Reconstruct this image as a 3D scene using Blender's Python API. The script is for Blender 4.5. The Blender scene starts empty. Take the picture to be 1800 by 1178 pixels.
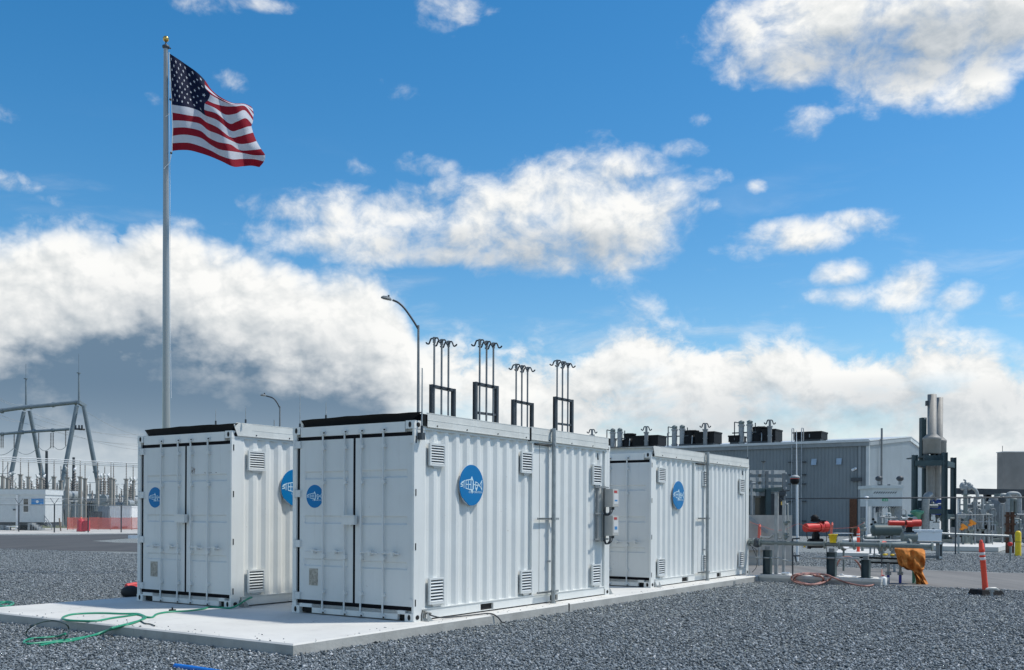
import bpy, math, random
from math import sin, cos, pi, radians
from mathutils import Vector, Matrix
import numpy as np
random.seed(7)
scene = bpy.context.scene
col = scene.collection
# ------------------------------------------------------------------ camera
F, CX, CY, ROLL, CZ, YA = 1724.8, 900.0, 904.0, 0.005, 1.704, 0.578
cd = bpy.data.cameras.new('camera'); cam = bpy.data.objects.new('camera', cd); col.objects.link(cam)
cam.location = (0, 0, CZ)
cam.rotation_mode = 'QUATERNION'
cam.rotation_quaternion = (Matrix.Rotation(radians(90), 4, 'X') @ Matrix.Rotation(ROLL, 4, 'Z')).to_quaternion()
cd.sensor_width = 36; cd.lens = 36 * F / 1800; cd.shift_y = (904 - 589) / 1800
cd.clip_start = 0.1; cd.clip_end = 20000
scene.camera = cam
scene.view_settings.view_transform = 'Standard'; scene.view_settings.look = 'None'
scene.view_settings.exposure = 0.0; scene.view_settings.gamma = 1
# ------------------------------------------------------------------ sun
VD = Vector((sin(YA), cos(YA), 0)); UD = Vector((-cos(YA), sin(YA), 0)); O2 = Vector((-1.404, 14.051, 0))
SUN = (VD * 0.40 - UD * 0.46 + Vector((0, 0, 1))).normalized()
ld = bpy.data.lights.new('sun', 'SUN'); lo = bpy.data.objects.new('sun', ld); col.objects.link(lo)
ld.energy = 3.7; ld.angle = radians(3.0); ld.color = (1.0, 0.975, 0.91)
lo.rotation_euler = (-SUN).to_track_quat('-Z', 'Y').to_euler(); lo.location = (20, 0, 40)
# ------------------------------------------------------------------ world: sky and clouds
w = bpy.data.worlds.new('World'); scene.world = w; w.use_nodes = True
nt = w.node_tree; nt.nodes.clear()
class X:
    """tiny expression wrapper over math nodes"""
    def __init__(s, sock): s.s = sock
    def __add__(a, b): return mth('ADD', a, b)
    def __radd__(a, b): return mth('ADD', b, a)
    def __sub__(a, b): return mth('SUBTRACT', a, b)
    def __rsub__(a, b): return mth('SUBTRACT', b, a)
    def __mul__(a, b): return mth('MULTIPLY', a, b)
    def __rmul__(a, b): return mth('MULTIPLY', b, a)
    def __truediv__(a, b): return mth('DIVIDE', a, b)
NT = [nt]
def mth(op, *a, clamp=False):
    n = NT[0].nodes.new('ShaderNodeMath'); n.operation = op; n.use_clamp = clamp
    for i, v in enumerate(a):
        if isinstance(v, X): NT[0].links.new(v.s, n.inputs[i])
        else: n.inputs[i].default_value = v
    return X(n.outputs[0])
def comb(x, y, z=0.0):
    n = NT[0].nodes.new('ShaderNodeCombineXYZ')
    for i, v in enumerate((x, y, z)):
        if isinstance(v, X): NT[0].links.new(v.s, n.inputs[i])
        else: n.inputs[i].default_value = v
    return n.outputs[0]
def noise(vec, scale, detail=6, rough=0.55, dist=0.0):
    n = NT[0].nodes.new('ShaderNodeTexNoise'); n.inputs['Scale'].default_value = scale
    n.inputs['Detail'].default_value = detail; n.inputs['Roughness'].default_value = rough; n.inputs['Distortion'].default_value = dist
    NT[0].links.new(vec, n.inputs['Vector']); return X(n.outputs[0])
def voro(vec, scale, detail=2, rough=0.5, smooth=0.25):
    n = NT[0].nodes.new('ShaderNodeTexVoronoi'); n.feature = 'SMOOTH_F1'; n.voronoi_dimensions = '2D'; n.normalize = True
    n.inputs['Scale'].default_value = scale; n.inputs['Detail'].default_value = detail; n.inputs['Roughness'].default_value = rough
    n.inputs['Smoothness'].default_value = smooth; n.inputs['Lacunarity'].default_value = 2.1
    NT[0].links.new(vec, n.inputs['Vector']); return X(n.outputs['Distance'])
def sstep(v, a, b):
    n = NT[0].nodes.new('ShaderNodeMapRange'); n.interpolation_type = 'SMOOTHSTEP'
    NT[0].links.new(v.s, n.inputs[0]); n.inputs[1].default_value = a; n.inputs[2].default_value = b
    return X(n.outputs[0])
def mixc(f, a, b):
    n = NT[0].nodes.new('ShaderNodeMix'); n.data_type = 'RGBA'
    for i, v in ((0, f), (6, a), (7, b)):
        if isinstance(v, X): NT[0].links.new(v.s, n.inputs[i])
        elif hasattr(v, 'is_linked'): NT[0].links.new(v, n.inputs[i])
        else: n.inputs[i].default_value = v if i == 0 else (*v, 1)
    return n.outputs[2]
def PE(px, py):
    th = math.atan((px - CX) / F); return th, (CY - py) / F * cos(th)
def curve(v, pts):          # outline elevation as a function of azimuth
    n = nt.nodes.new('ShaderNodeFloatCurve'); c = n.mapping.curves[0]
    P = [((th + .6) / 1.2, e * 2) for th, e in (PE(*p) for p in pts)]
    c.points[0].location = P[0]; c.points[1].location = P[-1]
    for p in P[1:-1]: c.points.new(*p)
    n.mapping.update()
    nt.links.new(((v + .6) / 1.2).s, n.inputs['Value'])
    return X(n.outputs[0]) * .5
tc = nt.nodes.new('ShaderNodeTexCoord'); sx = nt.nodes.new('ShaderNodeSeparateXYZ')
nt.links.new(tc.outputs['Generated'], sx.inputs[0])
dx, dy, dz = (X(o) for o in sx.outputs)
TH = mth('ARCTAN2', dx, dy)
EL = dz / mth('MAXIMUM', mth('SQRT', dx * dx + dy * dy), 0.05)
BANK_L = [(-600, 470), (-200, 440), (0, 432), (60, 412), (130, 402), (200, 410), (270, 402), (335, 412), (365, 436), (430, 446), (500, 468), (560, 486), (630, 484), (680, 508), (712, 548), (730, 600), (760, 700), (800, 860), (900, 930)]
BANK_R = [(520, 930), (640, 700), (720, 610), (800, 588), (860, 606), (920, 598), (990, 612), (1060, 592), (1140, 556), (1200, 574), (1300, 582), (1400, 584), (1500, 588), (1600, 574), (1650, 562), (1740, 588), (1790, 640), (1900, 640), (2300, 600)]
#         px    py   rx   ry  weight
BLOB = [(1060, 375, 165, 115, 1.15), (900, 385, 220, 95, 1.05), (990, 330, 150, 75, 1.0), (1100, 300, 85, 52, .9), (700, 385, 260, 70, .95), (620, 420, 210, 50, .85),
        (540, 372, 150, 38, .7), (1010, 445, 170, 48, 1.0), (640, 295, 60, 24, .5), (740, 295, 75, 26, .5), (800, 450, 260, 30, .7), (430, 360, 30, 26, .45),
        (1480, 40, 230, 100, 1.2), (1650, 60, 230, 105, 1.2), (1420, 95, 130, 62, .9), (1600, 130, 120, 55, .9), (1700, 130, 90, 60, .9), (1320, 90, 75, 60, .75), (1780, 20, 160, 90, 1.2), (1560, 20, 300, 80, 1.2),
        (1160, 330, 60, 40, .7), (1400, 215, 62, 46, .6), (1228, 208, 26, 14, .45), (780, 10, 100, 40, .6), (750, 32, 60, 34, .5), (330, 6, 80, 22, .5), (470, 12, 60, 16, .4), (700, 158, 46, 26, .32), (1328, 325, 20, 14, .42), (1243, 362, 26, 20, .5),
        (1400, 415, 175, 40, .66), (1510, 388, 85, 32, .66), (1310, 440, 110, 28, .6),
        (1590, 500, 82, 48, .78), (1490, 474, 70, 34, .62), (1540, 518, 120, 34, .66), (1690, 515, 62, 34, .6), (1780, 528, 56, 28, .6), (1450, 520, 40, 16, .42), (1280, 495, 24, 9, .4),
        (20, 325, 60, 18, .45), (90, 355, 30, 14, .36), (10, 200, 50, 20, .32), (270, 180, 50, 22, .33), (400, 150, 44, 26, .3), (350, 396, 80, 14, .4), (1190, 262, 50, 20, .35), (1220, 320, 60, 30, .35)]
def mask(t, e, lite=False):
    big = mth('MINIMUM', (curve(t, BANK_L) - e) * 17.0, 1.15)
    big = mth('MAXIMUM', big, -2.0)
    r = mth('MAXIMUM', mth('MINIMUM', (curve(t, BANK_R) - e) * 14.0, .72), -2.0)
    m = mth('MAXIMUM', big, r)
    for px, py, rx, ry, wt in BLOB:
        t0, e0 = PE(px, py); (rx, ry, wt) = (rx, ry, wt * .72) if wt >= .6 else (rx * 1.5, ry * 1.5, wt * .22)
        a = (t - t0) * (F / rx); b = (e - e0) * (F / ry)
        m = mth('MAXIMUM', m, mth('MULTIPLY_ADD', a * a + b * b, -.85, wt))
    return m, big, r
def height(t, e, fine=True):
    m, big, r = mask(t, e)
    wv = nt.nodes.new('ShaderNodeTexNoise'); wv.inputs['Scale'].default_value = 16.0; wv.inputs['Detail'].default_value = 5; nt.links.new(comb(t, e), wv.inputs['Vector'])
    ws = nt.nodes.new('ShaderNodeSeparateColor'); nt.links.new(wv.outputs['Color'], ws.inputs[0])
    wa, wb = X(ws.outputs[0]) - .5, X(ws.outputs[1]) - .5
    vec = comb(t + wa * .035, e * 1.2 + wb * .035, 0.0)
    n1 = noise(vec, 12.0, 12, .62, .1)
    pf = voro(vec, 27.0, 3.0, .52, .08)
    pl = voro(vec, 11.0, 0.0, .5, .1)
    if not fine: return pl, pf, n1
    puff = sstep(big, -.6, .2)
    return m + (n1 - .5) * (2.9 - 1.3 * puff) + (.45 - pf) * (puff * 1.3 + .5) + (.4 - pl) * .8 * puff, m, big, r, n1, pf
H0, m0, big0, r0, n1, pf = height(TH, EL)
H1, *_ = height(TH + .0045, EL + .0075)
PA, PFA, NA = height(TH, EL, False); PB, PFB, NB = height(TH + .014, EL + .022, False)
front = sstep(mth('ABSOLUTE', TH), .62, .75)             # elsewhere: loose general cloud cover
gen = noise(comb(dx, dy, dz * 1.6), 2.6, 7, .6, .2)
bigc = sstep(big0, -.1, .5)
Hc = H0
dA = curve(TH, BANK_L) - EL; dR = curve(TH, BANK_R) - EL
inA = sstep(TH, PE(770, 0)[0], PE(660, 0)[0])
gap = sstep(noise(comb(TH, EL * 1.9, 5.0), 9.0, 8, .6, .3), .47, .66) * sstep(dR, .035, .075) * (1.0 - inA) * sstep(EL, .035, .08)
rc = sstep(r0, -.1, .35)
alpha = sstep(Hc, -.04, .16) * bigc + (sstep(Hc, -.10, .98) * (1.0 - rc) + sstep(Hc, -.06, .50) * rc) * (1.0 - bigc)
alpha = alpha * (1.0 - gap * .5)
wisp = mth('MULTIPLY', sstep(noise(comb(TH * .55, EL * 1.8, 3.0), 11.0, 8, .62, .4), .52, .78), sstep(EL, .40, .05)) * .55
alpha_f = mth('MAXIMUM', alpha, wisp)
alpha_g = sstep(gen, .47, .62) * .55
ALPHA = alpha_f * (1 - front) + alpha_g * front
lit = mth('ADD', (H0 - H1) * (.55 - .12 * bigc) + (PB - PA) * .38 + (PFB - PFA) * .34 + (NA - NB) * .8, .82, clamp=True)
# grey bases of the big left cloud and soft grey interior of the right bank
def ell(px, py, rx, ry):
    t0, e0 = PE(px, py); a = (TH - t0) * (F / rx); b = (EL - e0) * (F / ry)
    return mth('SUBTRACT', 1.0, a * a + b * b, clamp=True)
nz = noise(comb(TH, EL * 1.6, 7.0), 12.0, 7, .55) - .5
dA2 = dA + nz * .075 + (pf - .4) * .025
dark = mth('MAXIMUM', sstep(dA2, .066, .125) * inA * (1.0 - .5 * sstep(EL, .088, .045)), sstep(dA2, .03, .10) * .30 * inA)
dark = mth('MAXIMUM', dark, ell(90, 800, 430, 110) * .62)
dark = mth('MAXIMUM', dark, ell(930, 450, 340, 62) * .42)
dark = mth('MAXIMUM', dark, ell(1580, 90, 300, 75) * .50)
dark = mth('MAXIMUM', dark, ell(1400, 730, 560, 70) * .30)
dark = mth('ADD', dark * (1.0 + nz * .9), (nz + .05) * .3 * sstep(dark, 0, .3) + (1.0 - lit) * .2 * dark, clamp=True)
white = (0.98, 0.98, 0.96); grey = (0.40, 0.47, 0.52); base = (0.15, 0.235, 0.335)
cc = mixc(lit, grey, white)
cc = mixc(dark, cc, base)
haz = sstep(EL, .13, .0)
cc = mixc(haz * .5, cc, (.66, .765, .83))
sky = nt.nodes.new('ShaderNodeTexSky'); sky.sky_type = 'NISHITA'; sky.sun_disc = False
sky.sun_elevation = math.asin(SUN.z); sky.sun_rotation = math.atan2(SUN.x, SUN.y)
sky.altitude = 0; sky.air_density = 1.0; sky.dust_density = .4; sky.ozone_density = 1.6
hs = nt.nodes.new('ShaderNodeHueSaturation'); hs.inputs['Saturation'].default_value = 1.42; hs.inputs['Value'].default_value = 1.40; hs.inputs['Hue'].default_value = .495
nt.links.new(sky.outputs[0], hs.inputs['Color'])
bg = nt.nodes.new('ShaderNodeBackground'); bg.inputs['Strength'].default_value = 0.10; nt.links.new(hs.outputs[0], bg.inputs[0])
bc = nt.nodes.new('ShaderNodeBackground'); bc.inputs['Strength'].default_value = 1.0; nt.links.new(cc, bc.inputs[0])
mx = nt.nodes.new('ShaderNodeMixShader'); nt.links.new(ALPHA.s, mx.inputs[0]); nt.links.new(bg.outputs[0], mx.inputs[1]); nt.links.new(bc.outputs[0], mx.inputs[2])
wo = nt.nodes.new('ShaderNodeOutputWorld'); nt.links.new(mx.outputs[0], wo.inputs[0])
try: w.cycles.sampling_method = 'MANUAL'; w.cycles.sample_map_resolution = 512
except Exception: pass
# ------------------------------------------------------------------ coordinate helpers
RS, RC = sin(ROLL), cos(ROLL)
def ray(px, py):
    a, b = px - CX, py - CY
    return Vector(((RC * a + RS * b) / F, 1, -(-RS * a + RC * b) / F))
def at(px, py, Y): return Vector((0, 0, CZ)) + ray(px, py) * Y            # world point at depth Y
def gp(px, py, z=0.0):
    d = ray(px, py); return Vector((0, 0, CZ)) + d * ((z - CZ) / d.z)      # world point on a level plane
def S(s, t, z=0.0): return O2 + VD * s + UD * t + Vector((0, 0, z))        # site axes -> world
def site(v): d = v - O2; return d.dot(VD), d.dot(UD), v.z
def ps(px, py, s):                                                         # ray meets the plane s = const
    d = ray(px, py); c = Vector((0, 0, CZ)); k = (s - (c - O2).dot(VD)) / d.dot(VD); return c + d * k
SITE = Matrix.Translation(O2) @ Matrix.Rotation(math.atan2(VD.y, VD.x), 4, 'Z')
YAW = math.atan2(VD.y, VD.x)
SLAB = 0.15
# ------------------------------------------------------------------ materials
MAT = {}
def mat(name, c, rough=.5, metal=0.0, var=.08, vscale=3.0, bump=0.0, bscale=60.0, streak=0.0, dirt=None, dirtamt=0.0, spec=.5, stretch=(1, 1, 1), coat=0.0):
    m = bpy.data.materials.new(name); m.use_nodes = True; t = m.node_tree; b = t.nodes['Principled BSDF']; NT[0] = t
    tcn = t.nodes.new('ShaderNodeTexCoord'); mp = t.nodes.new('ShaderNodeMapping'); mp.inputs['Scale'].default_value = stretch
    t.links.new(tcn.outputs['Object'], mp.inputs[0]); v = mp.outputs[0]
    n = noise(v, vscale, 5, .6)
    lo_ = tuple(x * (1 - var) for x in c); hi_ = tuple(min(1, x * (1 + var)) for x in c)
    cc = mixc(sstep(n, .3, .7), lo_, hi_)
    if streak:
        m2 = t.nodes.new('ShaderNodeMapping'); m2.inputs['Scale'].default_value = (9, 9, .5); t.links.new(tcn.outputs['Object'], m2.inputs[0])
        sn = sstep(noise(m2.outputs[0], 1.6, 6, .65), .52, .85)
        cc = mixc(sn * streak, cc, dirt or (.35, .33, .28))
    if dirtamt:
        cc = mixc(sstep(noise(v, vscale * 2.7, 8, .7), .5, .75) * dirtamt, cc, dirt)
    t.links.new(cc, b.inputs['Base Color'])
    r = mth('ADD', noise(v, vscale * 4, 3, .5) * .25, rough - .12, clamp=True); t.links.new(r.s, b.inputs['Roughness'])
    b.inputs['Metallic'].default_value = metal; b.inputs['Specular IOR Level'].default_value = spec; b.inputs['Coat Weight'].default_value = coat
    if bump:
        bn = t.nodes.new('ShaderNodeBump'); bn.inputs['Strength'].default_value = bump; bn.inputs['Distance'].default_value = .02
        t.links.new(noise(v, bscale, 4, .6).s, bn.inputs['Height']); t.links.new(bn.outputs[0], b.inputs['Normal'])
    MAT[name] = m; return m
mat('container_paint', (.72, .73, .705), .45, var=.035, vscale=1.1, streak=.20, dirt=(.45, .42, .36), bump=.10, bscale=5)
mat('door_paint', (.635, .655, .645), .45, var=.03, vscale=1.5, streak=.26, dirt=(.38, .37, .34), bump=.12, bscale=6)
def specks(name, amt):
    m = MAT[name]; t = m.node_tree; NT[0] = t; b = t.nodes['Principled BSDF']; src = b.inputs['Base Color'].links[0].from_socket; v = t.nodes.new('ShaderNodeTexCoord').outputs['Object']
    k = sstep(noise(v, 26, 4, .6), .66, .72) * sstep(noise(v, 1.7, 4, .6), .52, .62); sm = sstep(noise(v, 1.1, 8, .7, .8), .55, .75)
    t.links.new(mixc(k * amt, mixc(sm * .16, src, (.46, .45, .41)), (.26, .17, .11)), b.inputs['Base Color'])
specks('container_paint', .45); specks('door_paint', .45)
mat('trim_paint', (.66, .66, .62), .5, var=.07, vscale=2.5, streak=.35, dirt=(.33, .29, .22), bump=.1, bscale=12)
mat('black_rubber', (.004, .004, .007), .7, var=.2, spec=.15)
mat('black_sheet', (.004, .0045, .0045), .5, var=.3, vscale=2, spec=.2)
mat('dark_hole', (.012, .012, .012), .9, var=.2)
mat('louver_back', (.02, .024, .026), .8)
mat('sign_blue', (.0, .165, .41), .4, var=.04, spec=.2)
mat('logo_white', (.62, .80, .86), .5, var=.02)
mat('plate_metal', (.32, .31, .28), .45, .4, var=.35, vscale=20)
mat('galvanised', (.36, .38, .38), .5, .55, var=.14, vscale=9)
mat('gal_dull', (.30, .32, .325), .6, .15, var=.15, vscale=6)
mat('pole_alu', (.30, .31, .30), .30, .25, var=.03, vscale=.3, spec=.9, coat=.5)
mat('gold', (.55, .38, .12), .28, 1.0, var=.1)
mat('steel_dark', (.045, .055, .065), .5, .1, var=.18, vscale=5)
mat('steel_teal', (.032, .062, .070), .5, 0, var=.15, vscale=4)
mat('gantry_steel', (.17, .215, .245), .55, .2, var=.12, vscale=1)
mat('mid_grey', (.20, .215, .22), .55, .1, var=.12)
mat('pipe_grey', (.27, .29, .29), .5, .1, var=.15, vscale=8)
mat('box_grey', (.48, .47, .44), .45, .1, var=.05)
mat('box_face', (.62, .62, .61), .45, 0, var=.04)
mat('label_red', (.45, .03, .03), .5); mat('label_blue', (.03, .22, .5), .5)
mat('concrete', (.62, .605, .565), .85, var=.05, vscale=1.1, bump=.15, bscale=50, dirt=(.40, .39, .37), dirtamt=.30)
def slab_detail():
    m = MAT['concrete']; t = m.node_tree; NT[0] = t; b = t.nodes['Principled BSDF']; src = b.inputs['Base Color'].links[0].from_socket
    v = t.nodes.new('ShaderNodeTexCoord').outputs['Object']
    n = t.nodes.new('ShaderNodeTexNoise'); n.inputs['Scale'].default_value = 1.3; n.inputs['Detail'].default_value = 6; t.links.new(v, n.inputs['Vector'])
    av = t.nodes.new('ShaderNodeVectorMath'); av.operation = 'ADD'; t.links.new(v, av.inputs[0]); t.links.new(n.outputs['Color'], av.inputs[1])
    vo = t.nodes.new('ShaderNodeTexVoronoi'); vo.feature = 'DISTANCE_TO_EDGE'; vo.inputs['Scale'].default_value = .33; t.links.new(av.outputs[0], vo.inputs['Vector'])
    crack = (1.0 - sstep(X(vo.outputs['Distance']), .0, .006)) * sstep(noise(v, .8, 3, .5), .48, .6)
    st = sstep(noise(v, .55, 7, .65, .6), .50, .66); st2 = sstep(noise(v, 5.0, 5, .7), .62, .75)
    c = mixc(st * .30, src, (.38, .375, .35)); c = mixc(st2 * .22, c, (.33, .32, .30)); c = mixc(crack * .55, c, (.20, .19, .18))
    t.links.new(c, b.inputs['Base Color'])
slab_detail()
mat('concrete_side', (.40, .395, .37), .88, var=.14, vscale=1.6, bump=.3, bscale=22, streak=.5, dirt=(.26, .25, .23), dirtamt=.3)
mat('firewall', (.21, .205, .195), .9, var=.12, vscale=.9, streak=.3, dirt=(.10, .10, .095))
mat('hose_green', (.02, .26, .15), .4, var=.15); mat('hose_dark', (.012, .035, .03), .45)
mat('blue_pipe', (.008, .16, .55), .4); mat('cable_dark', (.035, .04, .045), .5)
mat('strap_red', (.60, .06, .06), .6, var=.2); mat('bag_black', (.02, .02, .022), .7)
mat('safety_orange', (.85, .075, .035), .5, var=.06, vscale=12)
mat('faded_orange', (.80, .17, .12), .6, var=.08)
mat('reflective', (.72, .68, .66), .3); mat('rubber', (.006, .006, .007), .85, bump=.3)
mat('yellow', (.80, .55, .01), .45, var=.06, vscale=8, dirt=(.35, .28, .1), dirtamt=.15)
mat('valve_red', (.60, .026, .015), .42, var=.12, vscale=9); mat('valve_orange', (.75, .26, .02), .5)
mat('tarp_orange', (.58, .215, .055), .8, var=.22, vscale=7, bump=.6, bscale=14, spec=.12, dirt=(.30, .10, .03), dirtamt=.5)
mat('pipe_blue', (.018, .03, .28), .4, var=.15); mat('pipe_green', (.08, .26, .17), .5)
mat('hose_brown', (.34, .17, .14), .6, var=.2, vscale=12)
mat('cooler_white', (.80, .82, .83), .4, var=.02); mat('rust', (.10, .045, .025), .85, var=.35, vscale=12)
mat('stainless', (.30, .285, .26), .6, .0, var=.08, vscale=3, streak=.3, dirt=(.25, .22, .18))
mat('trailer_wall', (.56, .59, .59), .55, var=.05, streak=.15); mat('glass_dark', (.07, .075, .07), .15)
mat('far_white', (.75, .75, .74), .6); mat('far_grey', (.30, .33, .35), .6); mat('far_tan', (.33, .31, .285), .8, var=.12)
mat('insulator', (.28, .25, .23), .4, var=.2); mat('far_steel', (.36, .38, .39), .55, .2, var=.2)
mat('hydrant_red', (.52, .015, .03), .5); mat('wood', (.20, .14, .09), .8, var=.3)
mat('tank_green', (.075, .105, .10), .5, var=.1); mat('teal_valve', (.01, .12, .11), .5); mat('motor_blue', (.01, .05, .30), .5)
mat('beige_panel', (.46, .43, .385), .7, var=.1); mat('sign_green', (.02, .35, .15), .5)
mat('skid_white', (.58, .61, .60), .5, var=.06, streak=.2)
mat('skid_green', (.17, .20, .19), .5, var=.12)
def corr_mat(name, c, period, depthm=.35, axis=0, var=.05):           # ribbed metal wall: given colour plus bumped ribs
    m = mat(name, c, .5, .15, var=var, vscale=.6, streak=.18, dirt=tuple(x * .6 for x in c))
    return m
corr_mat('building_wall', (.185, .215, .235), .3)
corr_mat('building_wall_lit', (.33, .375, .40), .3)  # same cladding, sunlight on the gable end put into its colour
mat('roof_metal', (.50, .53, .55), .45, .3, var=.08, vscale=1, stretch=(1, 1, 1)); mat('eave_trim', (.22, .25, .27), .5)
mat('blade_black', (.007, .008, .009), .65, var=.25, vscale=5, spec=.25)
# mesh (see-through) fabric / chain link: real holes by alpha
def mesh_mat(name, c, a):
    m = mat(name, c, .7); t = m.node_tree; b = t.nodes['Principled BSDF']; b.inputs['Alpha'].default_value = a; return m
mesh_mat('barrier_mesh', (.75, .12, .08), .62); mesh_mat('chain_link', (.34, .36, .37), .16)
def gravel_mat():
    m = bpy.data.materials.new('gravel'); m.use_nodes = True; t = m.node_tree; b = t.nodes['Principled BSDF']; NT[0] = t
    tcn = t.nodes.new('ShaderNodeTexCoord'); v = tcn.outputs['Object']
    def vor(scale, feat='F1'):
        n = t.nodes.new('ShaderNodeTexVoronoi'); n.feature = feat; n.inputs['Scale'].default_value = scale; t.links.new(v, n.inputs['Vector']); return n
    a = vor(29); sep = t.nodes.new('ShaderNodeSeparateColor'); t.links.new(a.outputs['Color'], sep.inputs[0]); cr = X(sep.outputs[0])
    d = X(a.outputs['Distance'])
    big = noise(v, .35, 5, .6); med = noise(v, 2.2, 4, .6)
    c1 = mixc(sstep(cr, .05, .95), (.16, .175, .172), (.40, .43, .415))  # low tones deepened to paint in the shadows of loose stones
    c1 = mixc(sstep(cr, .95, .97), c1, (.46, .48, .49))
    c1 = mixc(sstep(d, .45, .8) * .75, c1, (.02, .024, .028))  # shade in the gaps between stones put into the colour
    c1 = mixc(sstep(big * .6 + med * .4, .35, .7) * .35, c1, (.24, .255, .26))
    t.links.new(c1, b.inputs['Base Color']); b.inputs['Roughness'].default_value = .85; b.inputs['Specular IOR Level'].default_value = .3
    bn = t.nodes.new('ShaderNodeBump'); bn.inputs['Strength'].default_value = .9; bn.inputs['Distance'].default_value = .03
    t.links.new((noise(v, 60, 3, .6) * .3 - d).s, bn.inputs['Height']); t.links.new(bn.outputs[0], b.inputs['Normal'])
    MAT['gravel'] = m
gravel_mat()
def asphalt_mat(name, c1, c2, dirs):
    m = bpy.data.materials.new(name); m.use_nodes = True; t = m.node_tree; b = t.nodes['Principled BSDF']; NT[0] = t
    tcn = t.nodes.new('ShaderNodeTexCoord'); mp = t.nodes.new('ShaderNodeMapping'); mp.inputs['Rotation'].default_value = (0, 0, -YAW); mp.inputs['Scale'].default_value = dirs
    t.links.new(tcn.outputs['Object'], mp.inputs[0])
    mp2 = t.nodes.new('ShaderNodeMapping'); t.links.new(mp.outputs[0], mp2.inputs[0])
    f = sstep(noise(mp.outputs[0], 1.0, 7, .6), .3, .7); f2 = noise(tcn.outputs['Object'], 40, 3, .7)
    cc = mixc(f, c1, c2); cc = mixc((f2 - .5) * .8 + .2, cc, tuple(x * 1.5 for x in c2))
    t.links.new(cc, b.inputs['Base Color']); b.inputs['Roughness'].default_value = .9
    bn = t.nodes.new('ShaderNodeBump'); bn.inputs['Strength'].default_value = .4; bn.inputs['Distance'].default_value = .01
    t.links.new(f2.s, bn.inputs['Height']); t.links.new(bn.outputs[0], b.inputs['Normal'])
    MAT[name] = m
asphalt_mat('asphalt', (.045, .046, .047), (.075, .075, .074), (.8, .12, 1))
asphalt_mat('road_dirt', (.105, .10, .095), (.19, .18, .165), (1.5, .15, 1))
mat('pale_ground', (.50, .48, .44), .95, var=.15, vscale=.5, bump=.3, dirt=(.30, .28, .24), dirtamt=.4)
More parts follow.
